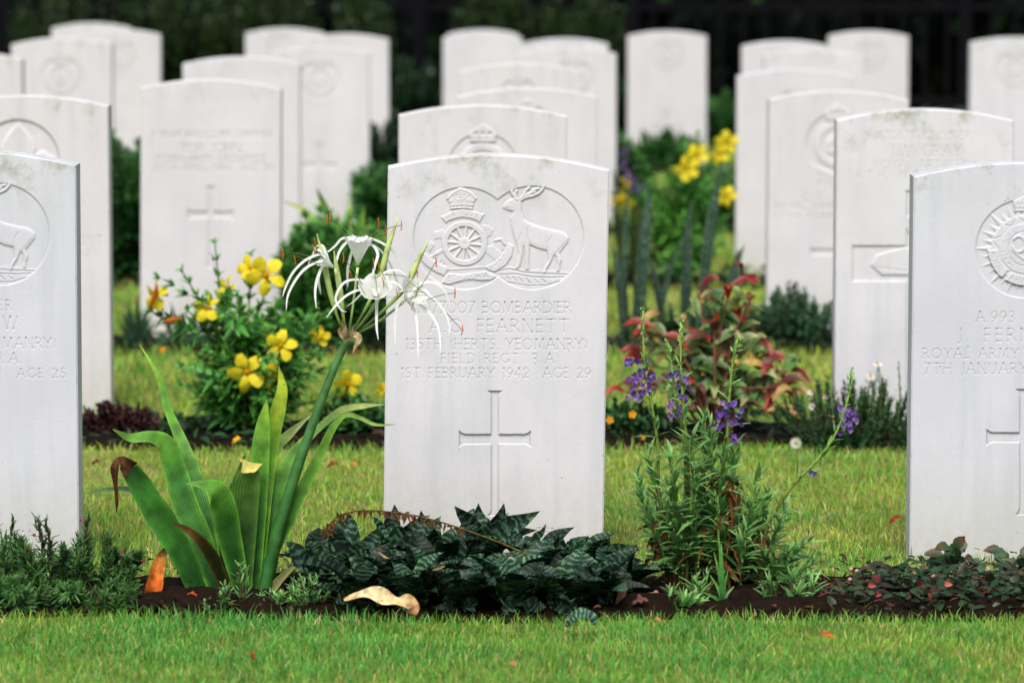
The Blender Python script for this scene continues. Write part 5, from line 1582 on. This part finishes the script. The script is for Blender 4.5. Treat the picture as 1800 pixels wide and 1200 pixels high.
# red and cream leaved shrub
CD = DEEP(5.08)
cr = thing('copperleaf_shrub', 'shrub with cream, green and red tipped leaves behind the purple flowers', 'shrub', (at(1255, 800, CD)[0], CD, 0))
r_ = np.random.default_rng(51)
CT = [(1285, 500), (1230, 510), (1200, 560), (1150, 575), (1320, 520), (1330, 600), (1255, 560), (1180, 640), (1115, 680), (1300, 640), (1340, 690), (1385, 655), (1370, 690), (1225, 600), (1240, 680), (1330, 735), (1280, 700), (1210, 720), (1160, 690), (1265, 540), (1392, 650), (1400, 690), (1350, 620), (1100, 690), (1130, 640), (1120, 580), (1305, 490), (1360, 730), (1310, 560)]
for k, (x, y) in enumerate(CT):
    s, l = MB(), MB()
    off = r_.normal(0, .05)
    e = at(x, y, CD + off); b = np.array((cr.location[0] + r_.normal(0, .02), CD + r_.normal(0, .02), 0))
    P = np.array([b, b * .55 + e * .45 + (0, 0, .06), e])
    tube(s, P, [.0045, .003, .0018], lin(78, 52, 40), ns=6, n=14, cols2=lin(120, 80, 56))
    so_ = s.build('branch', M['stem'], cr)
    C, T = along(P, 40)
    for q in range(9):
        i = int(np.clip(39 * (.32 + .68 * (q / 8) ** .7), 0, 39))
        a = r_.uniform(0, 6.28)
        d = nrm(np.array((math.cos(a), math.sin(a) * .8, r_.normal(.3, .4))))
        if q > 5: c1, c2 = [(lin(150, 50, 36), lin(190, 60, 40)), (lin(186, 170, 90), lin(190, 90, 50)), (lin(110, 156, 62), lin(200, 110, 56)), (lin(90, 136, 60), lin(150, 160, 80)), (lin(120, 40, 40), lin(190, 60, 56))][r_.integers(5)]
        else: c1, c2 = [(lin(74, 124, 56), lin(120, 156, 76)), (lin(96, 140, 70), lin(196, 190, 130)), (lin(60, 100, 48), lin(90, 120, 64)), (lin(84, 130, 60), lin(210, 190, 150)), (lin(96, 56, 44), lin(130, 50, 40))][r_.integers(5)]
        L = r_.uniform(.045, .08)
        dr = r_.uniform(.2, 1.4)
        P2 = [C[i], C[i] + d * L * .55 + (0, 0, .008), C[i] + d * L + (0, 0, -.016 * dr)]
        dk = r_.uniform(.55, 1.0)
        strip(l, P2, np.array([.004, L * .30, L * .26, .002]), UPV + np.array((0, -.9, 0)), fold=.3, nc=5, n=10, cols=[c1 * dk, c1 * dk, c2 * dk], seed=q, edge=(c1 * .5 + c2 * .5) * dk)
    l.build('leaves', M['leaf'], so_)
# daisies
dz = lowbush('daisy_plant', 'bushy plant with small white daisies left of the star badge stone', 'flowering plant', 1500, 805, 5.00, 120, 280, 90, 14, .022, .006, lin(34, 76, 40), lin(70, 116, 58), 61, per=3, lean=.7)
s, l = MB(), MB()
r_ = np.random.default_rng(62)
for x, y, y1 in ((1545, 790, 640), (1532, 790, 662), (1580, 790, 640), (1560, 790, 690), (1500, 790, 700), (1520, 790, 680)):
    P = path([(x + 6, y), (x + 3, (y + y1) / 2), (x, y1)], DEEP(5.0), (0, 0)); P[0, 2] = .01
    tube(s, P, [.0022, .0012], lin(84, 116, 60), ns=5, n=10); whorls(l, P, 14, 3, .018, .004, lin(56, 100, 56), lin(84, 130, 70), t0=.2, rng=r_)
s.build('stems', M['stem'], dz); l.build('leaves', M['leaf'], dz)
for x, y, sz, fc in ((1399, 778, 18, (0, -1, .3)), (1515, 775, 18, (.1, -1, .5)), (1503, 789, 16, (0, -1, .4)), (1466, 734, 18, (-.3, -1, .5)), (1426, 690, 14, (0, -.6, 1)), (1428, 714, 12, (0, -1, .5)), (1428, 700, 10, (0, -.4, 1)), (1449, 697, 18, (0, -.35, 1)), (1543, 640, 16, (0, -.35, 1)), (1530, 661, 14, (.3, -.8, .6))):
    d = MB(); c = at(x, y, DEEP(4.97) if y > 730 else DEEP(5.0)); k = mpp(y, DEEP(5.0))
    flower5(d, c, fc, sz * k * 1.1, np.array((.8, .8, .8)), np.array((.75, .75, .7)), n=13, rng=r_, wid=.38, back=.1)
    fcn = nrm(np.array(fc, float))
    cone(d, c - fcn * .001, c + fcn * .0035, sz * k * .2, sz * k * .12, lin(232, 180, 20))
    st_ = MB(); g = np.array((c[0] + r_.normal(0, .02), c[1] + .02, .03)); tube(st_, [g, (g + c) / 2 + (0, 0, .01), c], [.0012, .001], lin(84, 116, 60), ns=4, n=6, cap=False)
    fo = d.build('daisy_flower', M['petal'], dz); st_.build('flower_stalk', M['stem'], fo)

# ---- third bed --------------------------------------------------------------
TD0 = 6.29; TD = DEEP(TD0)
def strap_clump(name, label, cat, px, py, D, tips, wpx, cols, mat, seed, group=None, part='leaf'):
    r_ = np.random.default_rng(seed); b = at(px, py, D); k = mpp(py, D)
    o = thing(name, label, cat, (b[0], D, 0), group)
    for i, (bx, x, y, wm) in enumerate(tips):
        mb = MB(); off = r_.normal(0, .05)
        P = foot(path([(bx, py), (bx * .55 + x * .45 + r_.normal(0, 2), (py + y) / 2), (x, y)], D, (off, off)), 0)
        strip(mb, P, np.array([.75, 1, .9, .06]) * wpx * wm * k, CAMV + (r_.normal(0, .35), 0, 0), fold=.35, nc=5, n=18, cols=np.array(cols) * r_.uniform(.75, 1.2), rnd=r_.random(), seed=i, edge=None if mat != 'snake_tall' else (.9, 1, .5))
        mb.build(part, M[mat], o)
    return o


sg = [lin(24, 46, 32), lin(36, 66, 42), lin(60, 94, 56)]
strap_clump('strap_leaf_plant', 'dark strap leaved clump by left foot of the four line cross stone', 'plant', 235, 606, TD, [(232, 214, 545, 1), (236, 228, 528, 1), (240, 250, 540, 1), (244, 268, 552, 1), (238, 240, 520, 1), (248, 276, 560, .8), (230, 206, 560, .8), (242, 262, 532, 1), (236, 222, 536, 1.1)], 9, sg, 'lily', 71)
strap_clump('strap_leaf_plant', 'thin strap leaved clump before the four line cross stone', 'plant', 310, 606, TD, [(306, 288, 545, 1), (310, 300, 530, 1), (314, 330, 540, 1), (318, 345, 556, .8), (308, 284, 560, .8), (312, 318, 548, 1)], 8, sg, 'lily', 72)
lowbush('green_bush', 'dense green bush rising behind the white lily flowers', 'bush', 590, 608, TD0 + .02, 232, 220, 110, 15, .058, .024, lin(52, 112, 50), lin(96, 158, 64), 73, per=3, depth=.17, lean=.6)
ys = thing('strap_leaf_plant', 'yellow green strap leaves arching above the green bush behind the lily', 'plant', (at(590, 606, TD + .2)[0], TD + .2, 0))
for i, (pp, w_) in enumerate((([(588, 606), (576, 470), (556, 400), (530, 368), (496, 354)], 15), ([(592, 606), (588, 460), (580, 390), (566, 352), (556, 330)], 15), ([(596, 606), (604, 450), (612, 390), (618, 350)], 20), ([(600, 606), (622, 460), (634, 400), (640, 362)], 18),
                              ([(590, 606), (570, 480), (548, 420), (528, 396), (508, 400)], 14), ([(598, 606), (612, 470), (630, 420), (652, 400), (672, 410)], 15), ([(594, 606), (596, 470), (596, 410), (592, 372)], 17))):
    mb = MB()
    strip(mb, foot(path(pp, TD + .2, (0, RNG.normal(0, .08))), 0), np.array([.6, 1, 1, .7, .05]) * w_ * mpp(450, TD), CAMV + (RNG.normal(0, .3), 0, .3), fold=.35, nc=5, n=22, cols=[lin(60, 116, 50), lin(96, 156, 60), lin(130, 176, 70), lin(170, 160, 80) if i in (0, 4) else lin(140, 186, 80)], seed=i)
    mb.build('leaf', M['lily'], ys)
strap_clump('tall_snake_plant', 'tall banded snake plant leaves standing right of the centre stones', 'plant', 1185, 570, TD, [(1118, 1143, 318, 1.2), (1100, 1076, 430, 1.0), (1205, 1214, 350, 1.0), (1228, 1270, 282, 1.0), (1150, 1200, 415, .6), (1262, 1308, 430, .9), (1285, 1298, 438, 1.1), (1096, 1104, 330, .55), (1170, 1140, 450, .7)],
            21, [(.3, .33, .3), (.8, .85, .8), (1.0, 1.0, 1.0)], 'snake_tall', 75)
lowbush('boxwood_bush', 'grey green rounded bush at foot of the double ring badge stone', 'bush', 1400, 618, TD0, 112, 150, 70, 14, .026, .012, lin(44, 84, 56), lin(84, 122, 80), 76, prof='ovate', depth=.14)
lowbush('dark_bush', 'dark low bush behind the red leaved shrub', 'bush', 1230, 618, TD0 + .05, 70, 300, 70, 10, .03, .014, lin(26, 58, 34), lin(50, 90, 46), 77, prof='ovate', depth=.14)
lowbush('dark_bush', 'shaded low bush at the bed edge behind the lily flowers', 'bush', 640, 612, TD0, 60, 130, 40, 9, .03, .014, lin(24, 52, 32), lin(44, 84, 44), 78, prof='ovate', depth=.14)

# ---- beds further back ------------------------------------------------------
lowbush('green_bush', 'tall green bush in the gap between fleur badge and four line cross stones', 'bush', 222, 492, 7.55, 250, 110, 80, 18, .045, .02, lin(26, 72, 38), lin(76, 136, 52), 81, per=3, depth=.16, lean=.35)
al2 = thing('yellow_trumpet_shrub', 'taller blurred yellow trumpet flower shrub before the lone rear headstone', 'shrub', (at(1190, 480, DEEP(7.5))[0], DEEP(7.5), 0))
allamanda(al2, DEEP(7.5), (1190, 480), [(1226, 240, 0), (1270, 235, .05), (1180, 300, -.05), (1140, 320, 0), (1110, 250, .08), (1105, 330, -.05), (1250, 330, -.08), (1200, 380, -.1), (1280, 380, .0), (1160, 380, -.08), (1235, 280, .05), (1285, 300, .05), (1225, 420, -.1), (1130, 400, -.1), (1270, 430, -.1), (1180, 440, -.12)],
          [(1227, 272, -.08, (.1, -1, .2), 36, .4), (1207, 297, -.1, (-.2, -1, .1), 40, .2), (1279, 251, -.08, (.1, -1, .1), 38, None), (1264, 271, -.08, (-.5, -.8, 0), 34, None), (1277, 345, -.1, (.2, -1, .1), 34, None), (1090, 354, -.15, (-.2, -.5, -.8), 44, None), (1104, 322, -.1, (.4, -.8, 0), 24, None)],
          17, .05, .018, 82)
sp = lowbush('violet_spike_plant', 'blurred violet flower spikes beside the right edge of the centre column', 'flowering plant', 1102, 480, 7.45, 215, 70, 16, 16, .03, .008, lin(44, 92, 48), lin(90, 140, 66), 83, lean=.2)
f = MB(); r_ = np.random.default_rng(84)
for k in range(22):
    t_ = r_.random(); c = at(1090 + 24 * t_ + r_.normal(0, 6), 262 + 72 * t_ + r_.normal(0, 6), DEEP(7.45) - .15)
    pc = lin(96, 72, 130); flower5(f, c, (r_.normal(0, .5), -1, .3), .017, pc * r_.uniform(.6, 1.1), pc * .6, rng=r_)
f.build('flower_spike', M['petal'], sp)
BACK = [(330, 260, 13.2, 300, 230, 'tall leafy bush climbing the fence between the left rear stones', 'fence_bush'), (470, 250, 13.3, 290, 200, 'leafy bush on the fence behind the badge pair left of centre', 'fence_bush'), (640, 250, 13.3, 280, 110, 'dark bush on the fence right of the bright free edged stone', 'fence_bush'), (870, 250, 13.35, 290, 170, 'dim leafy bush on the fence behind the centre column', 'fence_bush'), (1010, 250, 13.35, 280, 180, 'dim bush on the fence left of the lone rear headstone', 'fence_bush'), (120, 260, 13.3, 290, 200, 'shadowy bush on the fence at top left', 'fence_bush'),
        (1150, 300, 11.3, 70, 160, 'blurred green herbs at foot of the lone rear headstone', 'green_bush'), (1262, 330, 9.0, 100, 120, 'green bush left of the right column at mid depth', 'green_bush'), (672, 380, 9.0, 110, 100, 'blurred green bush right of the bright free edged stone', 'green_bush'),
        (690, 320, 10.2, 140, 110, 'dark bush left of the centre column near the fence', 'dark_bush'), (1095, 330, 10.2, 90, 90, 'dark bush right of the wide centre column stone', 'dark_bush'), (715, 300, 12.9, 160, 130, 'leafy bush against the fence left of the centre column', 'dark_bush'),
        (282, 250, 12.9, 100, 150, 'dim maroon bush against the fence at left', 'maroon_bush'), (1275, 280, 12.9, 90, 130, 'arching green plant before the fence right of the lone headstone', 'green_bush'), (1660, 300, 12.9, 60, 200, 'dark low bush before the fence at right', 'dark_bush'), (230, 360, 10.2, 70, 90, 'blurred green bush behind the fleur badge stone', 'green_bush'),
        (60, 330, 11.4, 60, 120, 'green bush behind the far left stones', 'green_bush'), (1090, 300, 12.95, 110, 90, 'dim green bush by the fence right of the centre column', 'dark_bush')]
for k, (px, py, D, h, w_, lb, nm) in enumerate(BACK):
    c1, c2 = {'green_bush': (lin(38, 88, 44), lin(84, 136, 60)), 'dark_bush': (lin(24, 48, 30), lin(46, 80, 44)), 'maroon_bush': (lin(56, 28, 34), lin(84, 44, 50)), 'fence_bush': (lin(18, 38, 18), lin(58, 94, 34))}[nm]
    lowbush(nm, lb, 'bush', px, py, D, h, w_, 70 if nm == 'fence_bush' else 34, 14, .075, .036, c1, c2, 90 + k, prof='ovate', depth=.2, lean=.5)

# low cover that hides the soil of the beds behind the front one
rr = np.random.default_rng(140)
for k in range(1, 7):
    mb = MB()
    hw_ = 2.0 + .25 * k
    n = int(1500 + 350 * k)
    x = rr.uniform(-hw_, hw_, n); t = rr.beta(1.6, 1.6, n)
    f_, b_ = bed_edges(x, k)
    y = f_ + (b_ - f_) * t
    clump = vnoise(x * 5 + k * 9, y * 2.2, 30 + k)
    z = .01 + rr.random(n) * (.012 + .06 * np.clip(clump - .3, 0, 1)) * (1.1 - np.abs(t - .5))
    keep = rr.random(n) < .25 + 1.1 * clump
    x, y, z, clump = x[keep], y[keep], z[keep], clump[keep]; n = len(x)
    c = np.where((clump > .55)[:, None], lin(44, 84, 46), np.where((rr.random(n) < .2)[:, None], lin(80, 56, 44), lin(34, 58, 34))) * rr.uniform(.5, 1.25, (n, 1))
    leaves(mb, np.stack([x, y, z], 1), np.stack([rr.normal(0, 1, n), rr.normal(-.2, .8, n), rr.normal(.45, .45, n)], 1), (0, -.4, 1), rr.uniform(.02, .045, n), rr.uniform(.008, .018, n), c, c * 1.3, droop=.2, prof='ovate')
    tag(mb.build('ground_cover', M['leaf']), kind='stuff')
# ------------------------------------------------------------------ fence, trees and shade behind the cemetery
FD = DEEP(13.9)
fence = thing('metal_fence', 'dark iron railing fence with square posts behind the last row', 'fence', (0, FD, 0))


def bar(name, x0, x1, y0, y1, z0, z1):
    mb = MB(); box(mb, (x0, y0, z0), (x1, y1, z1)); return mb.build(name, M['iron'], fence, smooth=False)


for xp in (-5.2, at(735, 100, FD)[0], at(1110, 100, FD)[0], 2.6, 4.8, -2.9):
    o = bar('post', xp - .038, xp + .038, FD - .04, FD + .036, 0, 1.75)
for z in (.16, .70, 1.62):
    bar('rail', -6, 6, FD - .016, FD + .016, z, z + .05)
b0 = None
for k in range(92):
    x = -5.95 + k * .13
    if b0 is None: b0 = bar('bar', -.011, .011, FD - .011, FD + .011, .05, 1.72); o = b0
    else: o = b0.copy(); COL.objects.link(o); o.parent = fence
    o.location.x = x

# dense dark shrubbery beyond the fence, each bush lumpy and leafy
rr = np.random.default_rng(101)
SHR = [(-5.6, 16.2, 2.4, 1.4), (-4.2, 15.2, 2.0, 1.2), (-3.2, 16.4, 2.6, 1.3), (-2.2, 15.0, 1.7, 1.1), (-1.2, 15.9, 2.5, 1.2), (-.3, 14.9, 1.5, 1.0), (.7, 15.8, 2.4, 1.2), (1.6, 15.0, 1.6, 1.1), (2.6, 16.1, 2.6, 1.3), (3.6, 15.1, 1.9, 1.2), (4.8, 16.2, 2.5, 1.4), (6.0, 15.4, 2.2, 1.3)]
DESC = ['tall dark shrub at far left behind the fence', 'dark shrub behind the far left rear stones', 'deep green shrub with lighter leaves behind the fence left of top centre', 'shadowy shrub behind the left pair of rear stones', 'dark tall shrub beside the fence post left of centre', 'broad leaved shrub seen through the fence left of the centre column',
        'dark shrub behind the centre column', 'shadowy shrub behind the lone rear headstone', 'tall black green shrub behind the right column', 'dark shrub behind the rear stones at right', 'tall dark shrub behind the upper right corner', 'dark shrub beyond the right frame edge']
for k, (x, y, h, w_) in enumerate(SHR):
    y += FD - 13.9
    o = thing('shrub', DESC[k], 'shrub', (x, y, 0), 'dark shrubs behind the fence')
    nb = 520
    a = rr.uniform(0, 6.28, nb); u = rr.uniform(-.9, 1, nb); q = rr.uniform(.6, 1.06, nb)
    lump = 1 + .28 * np.sin(a * 3 + k) * np.cos(u * 4 + k)
    r0 = np.sqrt(1 - u * u * .8)
    P = np.stack([x + np.cos(a) * r0 * w_ / 2 * 1.5 * q * lump, y + np.sin(a) * r0 * w_ / 2 * q * lump, h * .5 + u * h * .5 * q], 1); P[:, 2] = np.maximum(P[:, 2], .06)
    out = P - np.array((x, y, h * .45))
    D = nrm(out) * .7 + rr.normal(0, .6, (nb, 3))
    green = rr.random(nb) < (.16 if k in (2, 3, 4, 5) else .05)
    c = np.where(green[:, None], lin(36, 70, 28), lin(8, 18, 12)) * rr.uniform(.4, 1.2, (nb, 1))
    mb = MB(); leaves(mb, P, D, nrm(out) + (0, -.2, .6), rr.uniform(.09, .19, nb), rr.uniform(.05, .095, nb), c, c * 1.2, droop=.25, prof='ovate')
    # core mesh coloured near black for the shade inside the bush
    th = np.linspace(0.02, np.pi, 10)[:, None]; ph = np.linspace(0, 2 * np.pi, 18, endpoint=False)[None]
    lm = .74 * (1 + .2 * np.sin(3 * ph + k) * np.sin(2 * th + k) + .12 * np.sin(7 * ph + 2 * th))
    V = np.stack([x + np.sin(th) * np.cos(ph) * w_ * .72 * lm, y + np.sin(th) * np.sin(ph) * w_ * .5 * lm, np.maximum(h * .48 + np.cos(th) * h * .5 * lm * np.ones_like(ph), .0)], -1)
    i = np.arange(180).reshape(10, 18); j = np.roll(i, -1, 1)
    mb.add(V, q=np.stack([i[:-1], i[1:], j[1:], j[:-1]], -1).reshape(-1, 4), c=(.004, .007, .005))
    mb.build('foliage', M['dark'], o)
    st = MB(); tube(st, [(x, y, 0), (x + .05, y, h * .4)], [.05, .03], lin(40, 32, 26), ns=7, n=4); st.build('stem', M['stem'], o)

TREES = [(-4.6, 18.2, 7.5), (-2.0, 19.2, 8.2), (.4, 18.0, 7.2), (2.9, 19.0, 8.0), (5.2, 18.0, 7.4)]  # tall crowns out of view, added to keep sky light off the background
for k, (x, y, h) in enumerate(TREES):
    y += FD - 13.9
    o = thing('tree', ['leafy tree beyond the shrubs at far left', 'leafy tree beyond the shrubs left of centre', 'leafy tree beyond the shrubs at the centre', 'leafy tree beyond the shrubs right of centre', 'leafy tree beyond the shrubs at far right'][k], 'tree', (x, y, 0), 'shade trees beyond the fence')
    t = MB()
    tube(t, [(x, y, -.1), (x + .08, y, h * .25), (x - .05, y + .1, h * .55), (x + .1, y, h * .85)], [.2, .16, .11, .04], lin(52, 42, 34), ns=10, n=16)
    for b in range(9):
        a = rr.uniform(0, 6.28); z = rr.uniform(.28, .7) * h
        e = np.array((x + math.cos(a) * rr.uniform(1.0, 1.9), y + math.sin(a) * rr.uniform(1.0, 1.9), z + rr.uniform(.5, 1.4)))
        tube(t, [(x, y, z), ((x + e[0]) / 2, (y + e[1]) / 2, z + .5), e], [.06, .02], lin(52, 42, 34), ns=6, n=8, cap=False)
    t.build('trunk', M['stem'], o)
    nb = 2600; ncl = 34
    ca = rr.uniform(0, 6.28, ncl); cr_ = rr.uniform(.2, 2.0, ncl); cz = rr.uniform(.30, 1.0, ncl) * h
    cc = np.stack([x + np.cos(ca) * cr_, y + np.sin(ca) * cr_, cz], 1)
    w_ = rr.integers(0, ncl, nb)
    P = cc[w_] + rr.normal(0, .36, (nb, 3)) * (1, 1, .7)
    c = np.where((rr.random(nb) < .25)[:, None], lin(40, 70, 32), lin(20, 42, 24)) * rr.uniform(.5, 1.2, (nb, 1))
    mb = MB(); leaves(mb, P, rr.normal(0, 1, (nb, 3)) - (0, 0, .3), (0, -.3, 1), rr.uniform(.16, .32, nb), rr.uniform(.08, .16, nb), c, droop=.25, prof='ovate')
    mb.build('crown', M['dark'], o)
# undergrowth leaves and a sheet, shade painted near black, closing the view between shrubs
mb = MB()
rr2 = np.random.default_rng(5)
nb = 6000
P = np.stack([rr2.uniform(-12, 12, nb), rr2.uniform(17.2, 18.6, nb) + FD - 13.9, rr2.uniform(.02, 1, nb) ** .8 * 3.4], 1)
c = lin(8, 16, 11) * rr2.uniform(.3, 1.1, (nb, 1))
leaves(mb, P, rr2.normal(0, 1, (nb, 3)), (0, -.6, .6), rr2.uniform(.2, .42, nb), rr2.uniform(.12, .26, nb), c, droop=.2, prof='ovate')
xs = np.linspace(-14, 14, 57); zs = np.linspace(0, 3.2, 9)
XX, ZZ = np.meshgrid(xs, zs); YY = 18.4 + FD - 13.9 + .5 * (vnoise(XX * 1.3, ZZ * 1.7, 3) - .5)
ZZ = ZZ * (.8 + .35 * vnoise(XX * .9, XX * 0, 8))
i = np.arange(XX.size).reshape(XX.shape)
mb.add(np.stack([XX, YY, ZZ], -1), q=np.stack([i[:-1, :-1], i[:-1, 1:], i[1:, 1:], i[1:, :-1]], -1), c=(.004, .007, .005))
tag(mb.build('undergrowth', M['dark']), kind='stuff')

# ------------------------------------------------------------------ fallen leaves, clods
def fallen(label, pts, wpx, cols, D, zlift, fold=.5, wave=.3, mat='dry', name='fallen_leaf', seed=1, hint=None, dd=(0, 0), group=None):
    P = path(pts, D, dd); k = mpp(pts[0][1], D)
    lo = P[:, 2].min(); P[:, 2] += zlift - lo
    mb = MB()
    strip(mb, P, np.array(wpx) * k, UPV + np.array((0, -.5, 0)) if hint is None else hint, fold=fold, nc=7, n=26, cols=cols, wave=wave, seed=seed, rnd=.3)
    org = P.mean(0); org[2] = 0
    return tag(mb.build(name, M[mat], None, origin=org), label, 'leaf', group)


fallen('curled tan fallen leaf lying on front grass under the snake plant', [(605, 1090), (628, 1083), (655, 1081), (680, 1089), (700, 1095), (716, 1095), (727, 1101), (726, 1115)], [4, 18, 26, 29, 22, 25, 22, 14], [lin(214, 180, 124), lin(240, 216, 172), lin(238, 204, 152), lin(222, 184, 130), lin(160, 110, 66)], DEEP(3.585), .034, fold=.4, wave=.42, seed=2, hint=np.array((.1, -.9, .9)))
fallen('silvery banded leaf fallen on front grass right of the tan leaf', [(996, 1118), (1008, 1102), (1022, 1096), (1038, 1100), (1046, 1114)], [8, 24, 30, 26, 6], [(1.1, 1.15, 1.1), (2.2, 2.3, 2.2), (1.6, 1.7, 1.6)], DEEP(3.555), .022, mat='snake', fold=.3, wave=.1, seed=4)
SMALL = [('small red brown leaf on the front lawn at lower left', (438, 1160), (446, 1176), 9, (150, 70, 40), 3.40), ('small orange leaf on the front lawn near the lower right soil edge', (1438, 1118), (1466, 1126), 15, (206, 104, 50), 3.54), ('tiny tan petal on the front lawn below the silvery leaf', (893, 1176), (907, 1184), 9, (200, 130, 90), 3.36),
         ('red leaf on the middle lawn beside the star badge stone', (1562, 934), (1584, 920), 13, (170, 64, 36), 4.24), ('dark red leaf on the middle lawn left of centre stone', (574, 830), (594, 824), 14, (130, 62, 34), 4.75), ('orange leaf on the middle lawn next to the dark red leaf', (616, 830), (629, 824), 12, (206, 130, 60), 4.77),
         ('orange fallen petal on the grass behind the yellow trumpet shrub', (278, 628), (293, 622), 12, (226, 140, 50), 6.0), ('pinkish leaf lying on soil right of the snake plant', (1134, 1048), (1166, 1050), 17, (186, 130, 124), 3.78), ('dull purple leaf on soil right of the pinkish leaf', (1110, 1064), (1140, 1058), 22, (110, 76, 66), 3.74),
         ('small curled brown leaf on soil beside the pinkish leaf', (1100, 1048), (1116, 1036), 16, (150, 100, 80), 3.78), ('yellow flower fallen under the yellow trumpet shrub', (408, 790), (424, 780), 14, (236, 180, 40), 5.0), ('orange leaf lying under the spider lily leaves', (328, 1052), (346, 1054), 8, (190, 84, 40), 3.80),
         ('small red leaf on the grass at far left behind the needle herb', (128, 908), (136, 918), 9, (150, 44, 34), 4.28), ('tan leaf on the front lawn under the silvery leaf at right', (1150, 1098), (1162, 1104), 9, (200, 150, 90), 3.6), ('dark leaf on the middle lawn in front of the maroon bush', (160, 826), (176, 820), 12, (90, 52, 34), 4.78)]
for k, (lb, a, b, w_, c, D) in enumerate(SMALL):
    g = gnd((a[0] + b[0]) / 2, (a[1] + b[1]) / 2, .02)
    fallen(lb, [a, ((a[0] + b[0]) / 2 + 1, (a[1] + b[1]) / 2 - 3), b], [2, w_, 2], [lin(*c) * .7, lin(*c), lin(*c) * .8], g[1], .026 if 'soil' not in lb else .02, seed=k, fold=.4)


def clod(label, px, py, D, r, seed, name='soil_clod'):
    rr3 = np.random.default_rng(seed)
    D = DEEP(D); c = gnd(px, py); c[1] = D
    th = np.linspace(0, np.pi, 12)[:, None]; ph = np.linspace(0, 2 * np.pi, 20, endpoint=False)[None]
    lm = 1 + .22 * np.sin(2 * ph + seed) * np.sin(2 * th) + .14 * np.sin(5 * ph + 3 * th + seed) + .09 * np.sin(9 * ph - 5 * th)
    V = np.stack([c[0] + np.sin(th) * np.cos(ph) * r * 1.25 * lm, D + np.sin(th) * np.sin(ph) * r * lm, .012 + np.cos(th) * r * .75 * lm], -1)
    i = np.arange(240).reshape(12, 20); j = np.roll(i, -1, 1)
    mb = MB(); mb.add(V, q=np.stack([i[:-1], i[1:], j[1:], j[:-1]], -1).reshape(-1, 4), c=(.1, .06, .04))
    tag(mb.build(name, M['soil'], None, origin=(c[0], D, 0)), label, 'soil clod')


clod('brown earth clod in front of the purple flower plant', 1312, 1072, 3.73, .022, 1)
clod('small earth clod at foot of the orange withered leaf', 264, 1076, 3.70, .015, 2)
clod('small crumbly clod left of the spider lily, nearest the withered leaf tip', 300, 1068, 3.74, .010, 3)
clod('little clod between snake plant and the pinkish leaf', 1200, 1078, 3.71, .011, 4)
# crumbs and plant litter over the soil of the front bed
mb = MB(); rr4 = np.random.default_rng(77)
n = 900
x = rr4.uniform(-1.4, 1.4, n); y = rr4.uniform(DEEP(3.66), DEEP(4.03), n)
c = np.where((rr4.random(n) < .4)[:, None], lin(84, 62, 44), lin(44, 34, 26)) * rr4.uniform(.4, 1.3, (n, 1))
leaves(mb, np.stack([x, y, rr4.uniform(.012, .03, n)], 1), np.stack([rr4.normal(0, 1, n), rr4.normal(0, 1, n), rr4.normal(.1, .25, n)], 1), (0, -.2, 1), rr4.uniform(.006, .03, n), rr4.uniform(.003, .010, n), c, droop=.2, fold=.5)
tag(mb.build('leaf_litter', M['dry']), kind='stuff')
# ------------------------------------------------------------------ daylight and camera
SUN_EL, SUN_AZ = R(54), R(188)       # high, veiled, from behind and a little left of the camera
w = bpy.data.worlds.new('World'); scene.world = w; w.use_nodes = True
nt = w.node_tree
sky = nt.nodes.new('ShaderNodeTexSky'); sky.sky_type = 'NISHITA'; sky.sun_disc = False
sky.sun_elevation = SUN_EL; sky.sun_rotation = SUN_AZ; sky.dust_density = 4.0; sky.air_density = 1.0
hs = nt.nodes.new('ShaderNodeHueSaturation'); hs.inputs['Saturation'].default_value = .75
nt.links.new(sky.outputs[0], hs.inputs['Color'])
bg = nt.nodes['Background']; bg.inputs['Strength'].default_value = .125
nt.links.new(hs.outputs[0], bg.inputs['Color'])
sl = bpy.data.lights.new('sun', 'SUN'); sl.energy = 3.5; sl.angle = R(38); sl.color = (1, .97, .93)
so = bpy.data.objects.new('sun', sl); COL.objects.link(so)
sd = Vector((math.sin(SUN_AZ) * math.cos(SUN_EL), math.cos(SUN_AZ) * math.cos(SUN_EL), math.sin(SUN_EL)))
so.rotation_euler = sd.to_track_quat('Z', 'Y').to_euler(); so.location = (0, -3, 8)

cam = bpy.data.cameras.new('camera'); co = bpy.data.objects.new('camera', cam); COL.objects.link(co)
cam.sensor_width = 36; cam.lens = F_PX / 1800 * 36
co.location = (0, 0, CAM_H); co.rotation_euler = (math.pi / 2 - PITCH, 0, 0)
cam.clip_start = .05; cam.clip_end = 500
cam.dof.use_dof = True; cam.dof.focus_distance = DEEP(3.98); cam.dof.aperture_fstop = 6.0; cam.dof.aperture_blades = 9
scene.camera = co
scene.view_settings.view_transform = 'Standard'; scene.view_settings.look = 'None'
scene.view_settings.exposure = 0; scene.view_settings.gamma = 1
scene.render.engine = 'CYCLES'
cy = scene.cycles
cy.use_denoising = True
try:
    cy.denoiser = 'OPENIMAGEDENOISE'
    cy.denoising_input_passes = 'RGB_ALBEDO_NORMAL'
    cy.denoising_prefilter = 'ACCURATE'
except Exception:
    pass
cy.max_bounces = 8; cy.diffuse_bounces = 4; cy.glossy_bounces = 2; cy.transmission_bounces = 4
cy.sample_clamp_indirect = 6
